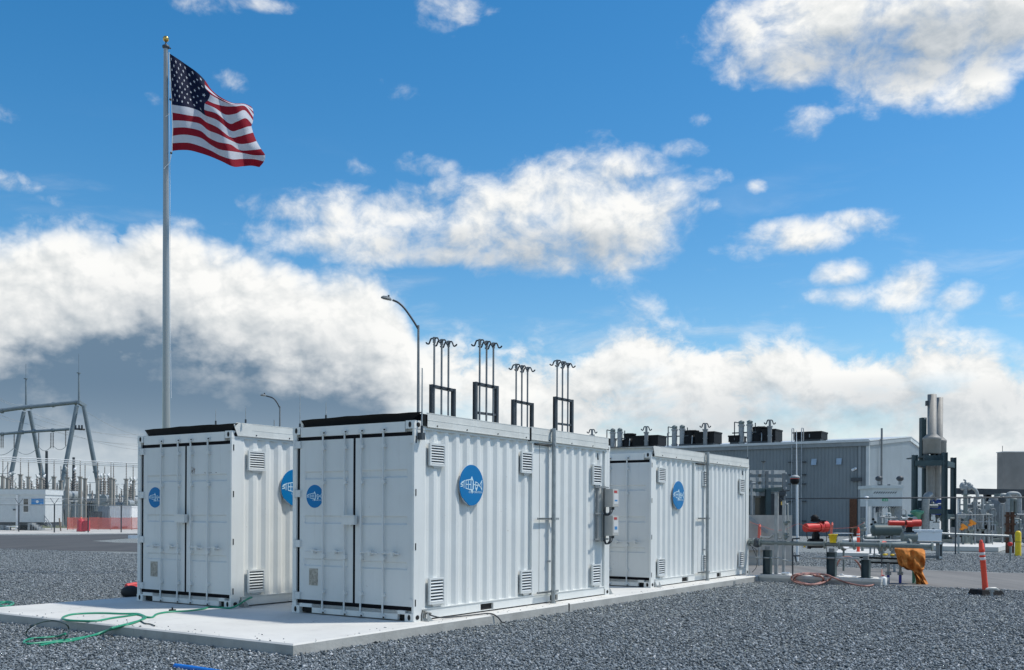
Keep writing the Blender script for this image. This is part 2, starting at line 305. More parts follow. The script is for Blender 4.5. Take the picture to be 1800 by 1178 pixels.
# ------------------------------------------------------------------ mesh builder
class MB:
    def __init__(s, M=None): s.v = []; s.f = []; s.m = []; s.M = M or Matrix.Identity(4); s.mats = []; s.cur = 0; s.smooth = []
    def use(s, name):
        if name not in s.mats: s.mats.append(name)
        s.cur = s.mats.index(name); return s
    def add(s, vs, fs, smooth=False):
        o = len(s.v); s.v += [s.M @ Vector(p) for p in vs]; s.f += [tuple(i + o for i in f) for f in fs]; s.m += [s.cur] * len(fs); s.smooth += [smooth] * len(fs); return s
    def box(s, lo, hi):
        (a, b, c), (d, e, f) = lo, hi
        return s.add([(a, b, c), (d, b, c), (d, e, c), (a, e, c), (a, b, f), (d, b, f), (d, e, f), (a, e, f)],
                     [(0, 3, 2, 1), (4, 5, 6, 7), (0, 1, 5, 4), (1, 2, 6, 5), (2, 3, 7, 6), (3, 0, 4, 7)])
    def cbox(s, c, size, rz=0.0, R=None):
        x, y, z = (q / 2 for q in size); R = R or Matrix.Rotation(rz, 3, 'Z'); c = Vector(c)
        P = [c + R @ Vector(p) for p in [(-x, -y, -z), (x, -y, -z), (x, y, -z), (-x, y, -z), (-x, -y, z), (x, -y, z), (x, y, z), (-x, y, z)]]
        return s.add(P, [(0, 3, 2, 1), (4, 5, 6, 7), (0, 1, 5, 4), (1, 2, 6, 5), (2, 3, 7, 6), (3, 0, 4, 7)])
    def beam(s, p0, p1, w, h):
        p0, p1 = Vector(p0), Vector(p1); d = (p1 - p0); L = d.length; q = d.to_track_quat('X', 'Z').to_matrix()
        return s.cbox((p0 + p1) / 2, (L, w, h), R=q)
    def cyl(s, p0, p1, r0, r1=None, n=12, cap=True):
        p0, p1 = Vector(p0), Vector(p1); r1 = r0 if r1 is None else r1; q = (p1 - p0).to_track_quat('Z', 'Y').to_matrix()
        V = []
        for p, r in ((p0, r0), (p1, r1)):
            for i in range(n): a = 2 * pi * i / n; V.append(p + q @ Vector((r * cos(a), r * sin(a), 0)))
        s.add(V, [(i, (i + 1) % n, n + (i + 1) % n, n + i) for i in range(n)], True)
        if cap: s.add(V[:n], [tuple(range(n))[::-1]]); s.add(V[n:], [tuple(range(n))])
        return s
    def lathe(s, c, prof, n=16, R=None):
        c = Vector(c); V = []; R = R or Matrix.Identity(3)
        for r, z in prof:
            for i in range(n): a = 2 * pi * i / n; V.append(c + R @ Vector((r * cos(a), r * sin(a), z)))
        k = len(prof)
        s.add(V, [(j * n + i, j * n + (i + 1) % n, (j + 1) * n + (i + 1) % n, (j + 1) * n + i) for j in range(k - 1) for i in range(n)], True)
        if prof[0][0] > 0: s.add(V[:n], [tuple(range(n))[::-1]])
        if prof[-1][0] > 0: s.add(V[-n:], [tuple(range(n))])
        return s
    def tube(s, pts, r, n=8, close=False):
        pts = [Vector(p) for p in pts]; V = []; k = len(pts); rr = r if isinstance(r, (list, tuple)) else [r] * k
        up = Vector((0, 0, 1)); prev = None
        for i, p in enumerate(pts):
            d = (pts[min(i + 1, k - 1)] - pts[max(i - 1, 0)]).normalized()
            if prev is None:
                a = d.orthogonal().normalized()
            else:
                a = prev - d * prev.dot(d)
                a = a.normalized() if a.length > 1e-6 else d.orthogonal().normalized()
            prev = a; b = d.cross(a)
            for j in range(n): t = 2 * pi * j / n; V.append(p + (a * cos(t) + b * sin(t)) * rr[i])
        s.add(V, [(i * n + j, i * n + (j + 1) % n, (i + 1) * n + (j + 1) % n, (i + 1) * n + j) for i in range(k - 1) for j in range(n)], True)
        s.add(V[:n], [tuple(range(n))[::-1]]); s.add(V[-n:], [tuple(range(n))])
        return s
    def ball(s, c, r, n=12, m=8, sc=(1, 1, 1)):
        c = Vector(c); prof = [(max(1e-4, r * sin(pi * j / m)), -r * cos(pi * j / m)) for j in range(m + 1)]
        V = [c + Vector((q * cos(2 * pi * i / n) * sc[0], q * sin(2 * pi * i / n) * sc[1], z * sc[2])) for q, z in prof for i in range(n)]
        return s.add(V, [(j * n + i, j * n + (i + 1) % n, (j + 1) * n + (i + 1) % n, (j + 1) * n + i) for j in range(m) for i in range(n)], True)
    def quad(s, a, b, c, d): return s.add([a, b, c, d], [(0, 1, 2, 3)])
    def plate(s, pts, dvec):        # polygon with thickness
        n = len(pts); P = [Vector(p) for p in pts]; d = Vector(dvec)
        return s.add(P + [p + d for p in P], [tuple(range(n)), tuple(range(2 * n - 1, n - 1, -1))] + [(i, n + i, n + (i + 1) % n, (i + 1) % n) for i in range(n)])
    def build(s, name, m=None, parent=None, origin=None):
        me = bpy.data.meshes.new(name)
        W = parent['_w'] if False else WM.get(parent.name) if parent else None
        inv = W.inverted() if W is not None else (Matrix.Translation(-Vector(origin)) if origin is not None else Matrix.Identity(4))
        me.from_pydata([inv @ v for v in s.v], [], s.f)
        for k in (s.mats or [m]): me.materials.append(MAT[k])
        if s.mats: me.polygons.foreach_set('material_index', s.m)
        me.polygons.foreach_set('use_smooth', s.smooth); me.update()
        o = bpy.data.objects.new(name, me); col.objects.link(o)
        if parent: o.parent = parent; WM[o.name] = W
        else:
            if origin is not None: o.location = Vector(origin)
            WM[o.name] = Matrix.Translation(Vector(origin)) if origin is not None else Matrix.Identity(4)
        return o
WM = {}
def smooth_path(P, k=6):       # Catmull-Rom through the points
    P = [Vector(p) for p in P]; Q = [P[0] * 2 - P[1]] + P + [P[-1] * 2 - P[-2]]; out = []
    for i in range(1, len(Q) - 2):
        for j in range(k):
            t = j / k; a, b, c, d = Q[i - 1], Q[i], Q[i + 1], Q[i + 2]
            out.append(.5 * ((2 * b) + (c - a) * t + (2 * a - 5 * b + 4 * c - d) * t * t + (3 * b - a - 3 * c + d) * t ** 3))
    return out + [P[-1]]
def tag(o, label, cat, group=None, kind=None):
    if label: o['label'] = label
    if cat: o['category'] = cat
    if group: o['group'] = group
    if kind: o['kind'] = kind
    return o
def thing(name, label, cat, loc, rz=0.0, group=None):
    o = bpy.data.objects.new(name, None); col.objects.link(o); o.location = Vector(loc); o.rotation_euler = (0, 0, rz)
    o.empty_display_size = .2; WM[o.name] = Matrix.Translation(Vector(loc)) @ Matrix.Rotation(rz, 4, 'Z')
    return tag(o, label, cat, group)
def struct(name, mb, m=None): return tag(mb.build(name, m), None, None, kind='structure')
def one(name, mb, m, label, cat, origin, group=None): return tag(mb.build(name, m, origin=origin), label, cat, group)
KIDS = {}
def copy_tree(o, loc=None, rz=None, label=None, parent=None):
    c = o.copy(); col.objects.link(c)
    if parent: c.parent = parent
    else:
        if loc is not None: c.location = Vector(loc)
        if rz is not None: c.rotation_euler = (0, 0, rz)
        if label: c['label'] = label
    for ch in [x for x in bpy.data.objects if x.parent == o]: copy_tree(ch, parent=c)
    return c
def text_mesh(txt, size, mapf, mb, wscale=1.0):   # built-in font -> flat faces in mb through mapf(x, y)
    cu = bpy.data.curves.new('t', 'FONT'); cu.body = txt; cu.size = size; cu.align_x = 'CENTER'; cu.align_y = 'CENTER'; cu.resolution_u = 3
    ob = bpy.data.objects.new('t', cu); col.objects.link(ob); dg = bpy.context.evaluated_depsgraph_get()
    me = bpy.data.meshes.new_from_object(ob.evaluated_get(dg))
    mb.add([mapf(v.co.x * wscale, v.co.y) for v in me.vertices], [tuple(p.vertices) for p in me.polygons])
    bpy.data.objects.remove(ob); bpy.data.curves.remove(cu); bpy.data.meshes.remove(me)
# ------------------------------------------------------------------ ground, roads, slab
def flat(name, pts, z, m, th=0.0):
    b = MB(); P = [Vector((p[0], p[1], z)) for p in pts]; b.add(P, [tuple(range(len(P)))])
    o = struct(name, b, m)
    if o.data.polygons[0].normal.z < 0: o.data.flip_normals()
    return o
flat('ground', [(-5000, -600), (5000, -600), (5000, 9000), (-5000, 9000)], -.012, 'pale_ground')
flat('gravel_yard', [S(-60, -140), S(74, -140), S(74, 18), S(60, 40), gp(262, 937.6), gp(120, 938), gp(0, 938.6), gp(-300, 938), S(-60, 130)], 0.0, 'gravel')
flat('road', [S(14.45, -90), S(14.2, -3), S(14.45, 22), S(21.8, 24), S(22.05, 2), S(22.0, -3), S(23.0, -90)], .006, 'road_dirt')
flat('asphalt_road', [S(14.45, 22), gp(233, 970), gp(120, 968.5), gp(0, 965.5), gp(-200, 960), gp(-200, 942), gp(0, 941), gp(110, 941), gp(238, 938.6), gp(330, 941), gp(235, 946), gp(160, 951), gp(200, 954), gp(260, 955), S(21.8, 24)], .010, 'asphalt')
b = MB(SITE)
b.use('concrete')
SB = (-2.66, -.32, 13.95, 6.85)      # s0,t0,s1,t1
zt = SLAB
b.add([(SB[0] + .02, SB[1] + .02, zt), (SB[2], SB[1] + .02, zt), (SB[2], SB[3], zt), (SB[0] + .02, SB[3], zt)], [(0, 1, 2, 3)])
b.add([(SB[0], SB[1], zt - .02), (SB[2], SB[1], zt - .02), (SB[2], SB[1] + .02, zt), (SB[0] + .02, SB[1] + .02, zt), (SB[0], SB[3], zt - .02), (SB[0] + .02, SB[3], zt)], [(0, 1, 2, 3), (4, 0, 3, 5)])
b.use('concrete_side')
b.add([(SB[0], SB[1], -.1), (SB[2], SB[1], -.1), (SB[2], SB[1], zt - .02), (SB[0], SB[1], zt - .02), (SB[0], SB[3], -.1), (SB[0], SB[3], zt - .02), (SB[2], SB[3], -.1), (SB[2], SB[3], zt)],
      [(0, 1, 2, 3), (4, 0, 3, 5), (6, 4, 5, 7), (1, 6, 7, 2)])
b.use('dark_hole'); b.box((3.90, SB[1] - .003, -.02), (3.94, SB[1] + .01, .148))
b.use('mid_grey'); b.box((11.95, SB[1] - .004, -.02), (12.1, SB[1] + .01, .10)); b.box((13.45, SB[1] - .004, -.02), (13.6, SB[1] + .01, .12))
struct('concrete_slab', b)
# kerb-like pad under the pipe row: narrow plinth, right of the slab
b = MB(SITE); PAD = (13.78, -3.35, 14.75, -.33)
b.use('concrete'); b.box((PAD[0], PAD[1], .10), (PAD[2], PAD[3], .172)); b.use('concrete_side'); b.box((PAD[0] + .004, PAD[1] + .004, -.05), (PAD[2] - .004, PAD[3] - .004, .10))
struct('pipe_pad', b)
b = MB(); P = [gp(1660, 969, 0), gp(1755, 971, 0), gp(1800, 957, 0), gp(1990, 957, 0), gp(1990, 935, 0), gp(1560, 937, 0), gp(1480, 956, 0)]
b.use('concrete'); b.plate([p + Vector((0, 0, .02)) for p in P], (0, 0, .22)); struct('equipment_pad', b)
b = MB(); P = [gp(1469, 978, 0), gp(1543, 980, 0), gp(1546, 972, 0), gp(1475, 970, 0)]
b.use('concrete'); b.plate([p + Vector((0, 0, .02)) for p in P], (0, 0, .14)); struct('low_pad', b)
# loose stones lying over the near gravel
def stones():
    rng = np.random.default_rng(3)
    base = np.array([(1, 0, 0), (-1, 0, 0), (0, 1, 0), (0, -1, 0), (0, 0, 1), (0, 0, -.6)], float)
    tri = np.array([(0, 2, 4), (2, 1, 4), (1, 3, 4), (3, 0, 4), (2, 0, 5), (1, 2, 5), (3, 1, 5), (0, 3, 5)])
    N = 390000
    Y = 9.2 + (rng.random(N) ** 1.7) * 36; Xn = (rng.random(N) - .5) * (1.3 * Y + 4)
    s_ = (Xn - O2.x) * VD.x + (Y - O2.y) * VD.y; t_ = (Xn - O2.x) * UD.x + (Y - O2.y) * UD.y
    ins = (s_ > SB[0] - .02) & (s_ < SB[2] + .02) & (t_ > SB[1] - .02) & (t_ < SB[3] + .02)
    ins |= ((s_ > 14.3 + .08 * np.sin(t_ * 2)) & ((s_ < 22.2) | (t_ > 20))) | ((s_ > PAD[0]) & (s_ < PAD[2]) & (t_ > PAD[1]) & (t_ < PAD[3]))
    ins |= (s_ > SB[0]) & (t_ > -.3) & (s_ < 13) & (t_ < 6)
    k = ~ins; Xn, Y = Xn[k], Y[k]; zb_ = np.zeros(len(Xn))
    ne = 110; es = rng.uniform(SB[0], 13.5, ne); et = SB[1] + rng.random(ne) ** 2.5 * .3 + .02; fr = rng.random(ne) < .5; es = np.where(fr, SB[0] + .02 + rng.random(ne) ** 2.5 * .5, es); et = np.where(fr, rng.uniform(SB[1], 6.6, ne), et)
    Xn = np.concatenate([Xn, O2.x + VD.x * es + UD.x * et]); Y = np.concatenate([Y, O2.y + VD.y * es + UD.y * et]); zb_ = np.concatenate([zb_, np.full(ne, SLAB)]); n = len(Xn)
    r = np.where(zb_ > 0, .6, 1.0) * rng.uniform(.009, .022, n) * (1 + .5 * (rng.random(n) < .06)); sc = np.stack([r * rng.uniform(.8, 1.5, n), r * rng.uniform(.7, 1.2, n), r * rng.uniform(.5, .95, n)], 1)
    V = base[None] * sc[:, None, :] + rng.normal(0, .18, (n, 6, 3)) * sc[:, None, :]
    a = rng.random(n) * 2 * np.pi; tl = rng.normal(0, .5, n)
    ct, st = np.cos(tl)[:, None], np.sin(tl)[:, None]; x, z = V[..., 0] * ct - V[..., 2] * st, V[..., 0] * st + V[..., 2] * ct
    ca, sa = np.cos(a)[:, None], np.sin(a)[:, None]; X2, Y2 = x * ca - V[..., 1] * sa, x * sa + V[..., 1] * ca
    P = np.stack([X2 + Xn[:, None], Y2 + Y[:, None], z + (r * .35 + rng.random(n) * .012 * (zb_ == 0) + zb_)[:, None]], -1).reshape(-1, 3)
    T = (tri[None] + (np.arange(n) * 6)[:, None, None]).reshape(-1, 3)
    me = bpy.data.meshes.new('gravel_stones'); me.vertices.add(len(P)); me.vertices.foreach_set('co', P.ravel().astype(np.float32))
    me.loops.add(T.size); me.loops.foreach_set('vertex_index', T.ravel().astype(np.int32)); me.polygons.add(len(T))
    me.polygons.foreach_set('loop_start', (np.arange(len(T)) * 3).astype(np.int32)); me.update(calc_edges=True); me.validate()
    m = bpy.data.materials.new('stone'); m.use_nodes = True; t = m.node_tree; bs = t.nodes['Principled BSDF']; NT[0] = t
    g = t.nodes.new('ShaderNodeNewGeometry'); rr = X(g.outputs['Random Per Island'])
    c = mixc(sstep(rr, 0, 1), (.075, .09, .10), (.27, .30, .32)); c = mixc(sstep(rr, .962, .97), c, (.50, .51, .52))
    t.links.new(c, bs.inputs['Base Color']); bs.inputs['Roughness'].default_value = .8; bs.inputs['Specular IOR Level'].default_value = .35
    me.materials.append(m); o = bpy.data.objects.new('gravel_stones', me); col.objects.link(o)
    tag(o, 'loose grey crushed stones covering the yard in front of the slab', None, kind='stuff'); o['category'] = 'gravel'
stones()
# ------------------------------------------------------------------ shipping containers (local x = length, y = width, z up)
CL, CW, CH = 6.058, 2.438, 2.896
LOGO = [[(-.74, .12), (-.9, .07), (-.93, .03), (-.76, .01), (-.76, -.06), (-.92, -.08)], [(-.84, .125), (-.58, .21)], [(-.66, .18), (-.66, -.14)],
        [(-.3, -.2), (-.5, -.16), (-.5, .22), (-.3, .255)], [(-.5, .03), (-.12, .03)], [(-.1, -.22), (-.3, -.2), (-.3, .255), (-.08, .275)],
        [(-.08, .275), (-.08, -.22), (.08, -.22), (.1, .25), (-.08, .275)], [(.14, .03), (.34, .03)], [(.13, .2), (.13, -.18)],
        [(.46, -.12), (.3, -.15), (.3, .17), (.46, .13)], [(.3, .01), (.46, .01)], [(.46, -.1), (.55, .09), (.62, -.05)], [(.5, .01), (.66, .02)],
        [(.66, .02), (.86, .25), (.84, -.02), (.86, -.22), (.66, .02)]]
FINS = [[(-.12, .29), (0, .45), (.1, .27)], [(-.1, -.25), (.1, -.25), (.03, -.42)], [(.3, -.16), (.47, -.14), (.38, -.31)]]
def logo(mb, c, ex, ey, r, lift):       # ex, ey unit vectors in the sign plane, lift = offset along the outward normal
    c = Vector(c); ex = Vector(ex); ey = Vector(ey); n = ex.cross(ey)
    f = lambda x, y: c + ex * x * r + ey * y * r + n * lift
    for pl in LOGO:
        for a, b_ in zip(pl, pl[1:]):
            a, b_ = Vector(a), Vector(b_); d = (b_ - a).normalized() * .022; q = Vector((-d.y, d.x))
            mb.quad(*[f(*p) for p in (a - d + q * -1, b_ + d - q, b_ + d + q, a - d + q)])
    for p in FINS: mb.add([f(*q) for q in p], [(0, 1, 2)])
    text_mesh('CORPORATION', .15, lambda x, y: f(.30 + x, -.34 + y), mb, 1.05)
def disc(mb, c, ex, ey, r, th, n=48, ragged=0.0):
    c = Vector(c); ex = Vector(ex); ey = Vector(ey); nn = ex.cross(ey)
    P = []
    for i in range(n):
        a = 2 * pi * i / n; q = r
        if ragged and 3.9 < a < 4.35: q = r * (1 - ragged)
        P.append(c + ex * cos(a) * q + ey * sin(a) * q)
    mb.plate(P[::-1], nn * th) if False else mb.plate(P, nn * th)
def grid_panel(mb, ys, zs, x0, depth, zones, flip=False):     # door skin with pressed grooves
    V = []
    for z in zs:
        for y in ys:
            dz_ = any(a < y < b_ and c_ < z < d for a, b_, c_, d in zones)
            V.append((x0 + (depth if dz_ else 0), y, z))
    n = len(ys)
    mb.add(V, [(j * n + i, (j + 1) * n + i, (j + 1) * n + i + 1, j * n + i + 1) for j in range(len(zs) - 1) for i in range(n - 1)])
def container(s0, t0, label, door_x, jboxes=False, side='full', fascia='black', rod=True, mitre=False, pole=True, mid=(2.83, 3.19), sticker=True):
    loc = S(s0, t0, SLAB); T = thing('shipping_container', label, 'container', loc, YAW, 'white shipping containers on the concrete slab')
    M = WM[T.name]; B = lambda: MB(M)
    # frame: posts, rails, header, sill
    b = B().use('container_paint')
    for y in (0.004, CW - .164): b.box((CL - .086, y, .118), (CL - .006, y + .16, CH - .118))
    b.box((.006, .004, .118), (.086, .040, CH - .118)); b.box((.006, CW - .084, .118), (.086, CW - .004, CH - .118)); b.box((.076, .040, .118), (.088, CW - .084, CH - .118))
    b.box((.086, .006, .118), (.20, .05, 2.775))                       # wide post flange on the sides
    b.box((.086, CW - .05, .118), (.20, CW - .006, 2.775)); b.box((CL - .20, .006, .118), (CL - .086, .05, 2.775))
    b.box((.178, .004, 2.775), (CL - .178, .064, 2.86)); b.box((.178, CW - .064, 2.775), (CL - .178, CW - .004, 2.86))   # top side rails
    b.box((.178, .004, .162), (CL - .178, .07, .176)); b.box((.178, CW - .07, .162), (CL - .178, CW - .004, .176))
    for a, d in ((.24, 1.70), (2.06, 3.83), (4.10, CL - .2)): b.box((a, .016, .022), (d, .06, .162)); b.box((a, CW - .06, .022), (d, CW - .016, .162))
    b.box((1.70, .016, .132), (2.06, .06, .162)); b.box((3.83, .016, .132), (4.10, .06, .162))
    b.box((1.70, .016, .022), (2.06, .06, .032)); b.box((3.83, .016, .022), (4.10, .06, .032))
    b.box((.004, .178, 2.735), (.09, CW - .178, 2.885))                # header
    b.box((.004, .30, .018), (.09, CW - .43, .155)); b.box((.004, .164, .10), (.09, CW - .164, .155))
    b.box((CL - .09, .178, 2.76), (CL - .004, CW - .178, 2.885)); b.box((CL - .09, .178, .018), (CL - .004, CW - .178, .155))
    b.build('frame', None, T)
    b = B().use('dark_hole')
    for a, d in ((1.71, 2.05), (3.84, 4.09)): b.box((a, .05, .034), (d, .062, .130))
    b.box((.06, .176, .02), (.085, .30, .098)); b.box((.06, CW - .43, .02), (.085, CW - .176, .098))
    b.box((.10, .10, .012), (CL - .10, CW - .10, .05))
    b.build('fork_pocket', None, T)
    for x in (0, CL - .178):
        for y in (0, CW - .162):
            for z in (0, CH - .118):
                b = B().use('container_paint'); b.box((x, y, z), (x + .178, y + .162, z + .118))
                b.use('dark_hole')
                fx = x - .002 if x == 0 else x + .18; fy = y - .002 if y == 0 else y + .164
                b.plate([(fx, y + .081 + .026 * cos(a), z + .059 + .042 * sin(a)) for a in [i * pi / 8 for i in range(16)]], (.0015 if x else -.0015, 0, 0))
                b.plate([(x + .089 + .042 * cos(a), fy, z + .059 + .034 * sin(a)) for a in [i * pi / 8 for i in range(16)]], (0, .0015 if y else -.0015, 0))
                b.build('corner_casting', None, T)
    # corrugated walls
    def corr(y0, sgn, x0, x1):
        xs = []; x = x0; k = 0
        while x < x1:
            xs += [(x, 0), (min(x + .072, x1), 0), (min(x + .14, x1), 1), (min(x + .21, x1), 1)]; x += .278
        xs.append((x1, 0)); xs = [p for i, p in enumerate(xs) if i == 0 or p[0] > xs[i - 1][0] + 1e-5]
        b = B().use('container_paint'); V = []
        for z in (.168, 2.785):
            for x, q in xs: V.append((x, y0 + sgn * (.012 + .036 * q), z))
        n = len(xs); b.add(V, [(i, i + 1, n + i + 1, n + i) if sgn > 0 else (i + 1, i, n + i, n + i + 1) for i in range(n - 1)]); return b
    if pole:
        corr(0, 1, .195, door_x[0] - .0).build('side_wall', None, T); corr(0, 1, door_x[1], CL - .19).build('side_wall', None, T)
        b = B().use('container_paint'); d0, d1 = door_x
        b.box((d0 - .012, -.004, .18), (d0 + .012, .02, 2.775)); b.box((d0 + .012, .012, .18), (d0 + .24, .03, 2.775)); b.box((d0 + .255, .010, .18), (d1 - .012, .03, 2.775)); b.box((d1 - .012, -.004, .18), (d1 + .012, .02, 2.775))
        b.use('dark_hole'); b.box((d0 + .24, .022, .2), (d0 + .255, .03, 2.77)); b.box((d0 + .06, -.012, 2.745), (d1 + .05, .0, 2.775))
        b.build('side_door', None, T)
    else: corr(0, 1, .195, CL - .19).build('side_wall', None, T)
    corr(CW, -1, .195, CL - .19).build('side_wall', None, T)
    b = B().use('container_paint'); b.box((CL - .06, .15, .15), (CL - .03, CW - .15, 2.77)); b.build('end_wall', None, T)
    # doors
    b = B().use('black_rubber'); b.box((.055, .03, .15), (.075, CW - .08, 2.74))
    b.box((.036, .06, 2.682), (.055, 2.35, 2.734)); b.box((.036, .06, .157), (.055, 2.35, .210)); b.box((.030, 1.146, .210), (.055, 1.188, 2.682)); b.box((.036, 2.302, .210), (.055, 2.352, 2.682)); b.build('door_gasket', None, T)
    for k, (y0, y1) in enumerate(((.045, 1.144), (1.190, 2.300))):
        b = B().use('door_paint'); zs0, zs1 = .212, 2.680
        za = [zs0, zs0 + .03]; zones = []
        for gz0, gz1 in ((.735, .855), (1.39, 1.52), (2.075, 2.20), (2.50, 2.512)):
            za += [gz0 - .001, gz0 + .022, gz1 - .022, gz1 + .001]
        za += [zs1]
        zones = [(y0 + .10, y1 - .10, g0, g1) for g0, g1 in ((.735, .855), (1.39, 1.52), (2.075, 2.20))]
        ys = [y0, y0 + .095, y0 + .12, y1 - .12, y1 - .095, y1]
        za = sorted(set(za)); grid_panel(b, ys, za, .028, .022, zones)
        b.box((.0285, y0, zs0), (.06, y0 + .004, zs1)); b.box((.0285, y1 - .004, zs0), (.06, y1, zs1)); b.box((.0285, y0, zs1 - .003), (.06, y1, zs1)); b.box((.0285, y0, zs0), (.06, y1, zs0 + .003))
        D = b.build('door', None, T)
        for yr, h0, h1 in (((.571, .234, .50), (1.002, .64, .975)) if k == 0 else ((1.331, 1.395, 1.62), (1.776, 1.80, 2.11))):
            r = B().use('door_paint'); r.cyl((-.012, yr, .045), (-.012, yr, 2.80), .0145, n=10)
            for z in (.36, .95, 2.02, 2.55): r.box((-.024, yr - .034, z - .025), (.03, yr + .034, z + .025)) if z != .95 else r.box((-.03, yr - .035, z - .08), (.03, yr + .035, z - .02))
            for z in (.06, 2.79): r.box((-.03, yr - .05, z - .035), (.004, yr + .05, z + .02))
            r.use('dark_hole'); r.box((-.033, yr - .052, .028), (-.028, yr - .02, .05)); r.box((-.033, yr - .052, 2.77), (-.028, yr - .02, 2.79))
            R_ = r.build('lock_rod', None, D)
            hb = B().use('door_paint'); zz = .97; hb.tube([(-.03, yr, zz + .01), (-.045, (h0 + h1) / 2, zz + .004), (-.04, h0 if abs(h0 - yr) > abs(h1 - yr) else h1, zz)], .011, 6)
            hy = (h0 + h1) / 2; hb.box((-.055, hy - .02, zz - .035), (.03, hy + .02, zz + .035)); hb.box((-.06, hy - .05, zz + .012), (-.02, hy + .05, zz + .026))
            hb.build('door_handle', None, D)
        for z in (.27, 1.08, 1.86, 2.62):
            hg = B().use('door_paint')
            if k: hg.box((-.004, 2.27, z - .055), (.03, 2.40, z + .055)); hg.cyl((.0, 2.385, z - .07), (.0, 2.385, z + .07), .018, n=8)
            else: hg.box((-.004, .012, z - .055), (.03, .085, z + .055)); hg.use('dark_hole'); hg.box((.035, -.0005, z - .05), (.055, .003, z + .05))
            hg.build('hinge', None, D)
    b = B().use('door_paint'); b.box((-.075, 1.075, 1.385), (-.005, 1.33, 1.525)); b.box((-.09, 1.075, 1.51), (-.0751, 1.33, 1.53)); b.cyl((-.03, 1.19, 1.36), (-.03, 1.19, 1.385), .02, n=8); b.build('lock_box', None, T)
    b = B().use('plate_metal'); b.box((.022, 1.905, .440), (.0275, 2.09, .700)); b.build('data_plate', None, T)
    if sticker:
        b = B().use('sign_blue'); disc(b, (.0275, 1.98, 1.815), (0, -1, 0), (0, 0, 1), .178, .003); sg = b.build('door_sticker', None, T)
        b = B().use('logo_white'); logo(b, (.0275, 1.98, 1.815), (0, -1, 0), (0, 0, 1), .178, .0045); b.build('logo', None, sg)
    # side sign
    b = B().use('sign_blue'); c = (1.375, -.022, 2.0); disc(b, c, (1, 0, 0), (0, 0, 1), .315, .012, ragged=.05)
    b.use('far_white'); disc(b, (1.375, -.020, 2.0), (1, 0, 0), (0, 0, 1), .319, .0015); b.use('gal_dull'); b.box((1.2, -.02, 1.95), (1.24, .03, 2.0)); b.box((1.5, -.02, 1.95), (1.54, .03, 2.0))
    sg = b.build('round_sign', None, T)
    b = B().use('logo_white'); logo(b, (1.375, -.022, 2.0), (1, 0, 0), (0, 0, 1), .315, .0145); b.build('logo', None, sg)
    # louvres
    L = [(.345, 2.26, .375, .33), (.345, .225, .37, .385), (mid[0], 2.25, .36, .36), (mid[0], .225, .36, .385), (5.345, 2.12, .35, .385), (5.33, .215, .345, .40)]
    for x, z, w_, h in L:
        b = B().use('door_paint'); y0 = -.022
        b.box((x, y0, z), (x + .03, .014, z + h)); b.box((x + w_ - .03, y0, z), (x + w_, .014, z + h)); b.box((x + .03, y0, z), (x + w_ - .03, .014, z + .03)); b.box((x + .03, y0, z + h - .03), (x + w_ - .03, .014, z + h))
        b.use('louver_back'); b.box((x + .03, .006, z + .03), (x + w_ - .03, .013, z + h - .03)); b.use('door_paint'); n = 7
        for i in range(n):
            zz = z + .03 + (h - .06) * i / n; b.plate([(x + .03, y0 + .001, zz + .004), (x + w_ - .03, y0 + .001, zz + .004), (x + w_ - .03, .000, zz + .027), (x + .03, .000, zz + .027)], (0, .001, .003))
        b.plate([(x + .06, y0, z + .0), (x + w_ - .06, y0, z + .0), (x + w_ / 2 + .06, .012, z - .045), (x + w_ / 2 - .06, .012, z - .045)], (0, -.002, 0))
        b.build('louver_vent', None, T)
    # roof: sheet-metal cover with side cladding
    b = B().use('trim_paint'); zt0, zt1 = 2.815, 3.03
    def strip(x0, x1, za, zb, yy=-.028):
        b.box((x0, yy, za), (x1, yy + .004, zb)); b.box((x0, yy - .004, za), (x1, yy, za + .012))
        b.box((x0, yy - .003, (za + zb) / 2 - .003), (x1, yy, (za + zb) / 2 + .003)); b.box((x0, yy - .003, zb - .006), (x1, yy + .03, zb + .004))
    if mitre:
        b.plate([(.02, -.028, 2.99), (.10, -.028, zt0 + .0), (.42, -.028, zt0), (.42, -.028, zt1), (.08, -.028, zt1)], (0, .004, 0)); strip(.42, CL - .1, zt0, zt1)
    else:
        strip(.27, 3.06, zt0, zt1 - .01); strip(3.125, CL - .12, zt0 + .006, zt1 + .006); b.use('black_sheet'); b.box((3.06, -.02, zt0 - .02), (3.125, -.006, zt1 - .03)); b.use('trim_paint')
    for x in (.5, 1.25, 2.1, 2.95, 3.7, 4.5, 5.3): b.use('dark_hole'); b.cyl((x, -.036, zt0 + .03), (x, -.028, zt0 + .03), .012, n=8)
    b.build('roof_trim', None, T)
    b = B().use('trim_paint'); r0 = .15 if fascia == 'black' else .1
    n = 8; V = []
    for i in range(n + 1):
        y = -.02 + (CW + .04) * i / n; z = 3.0 + .016 * sin(pi * i / n); V += [(r0, y, z), (CL - .1, y, z)]
    b.add(V, [(2 * i, 2 * i + 1, 2 * i + 3, 2 * i + 2) for i in range(n)]); b.box((.2, .03, 2.86), (CL - .2, CW - .03, 2.88)); b.box((.2, CW - .03, 2.86), (CL - .2, CW + .02, 2.995))
    b.build('roof_cover', None, T)
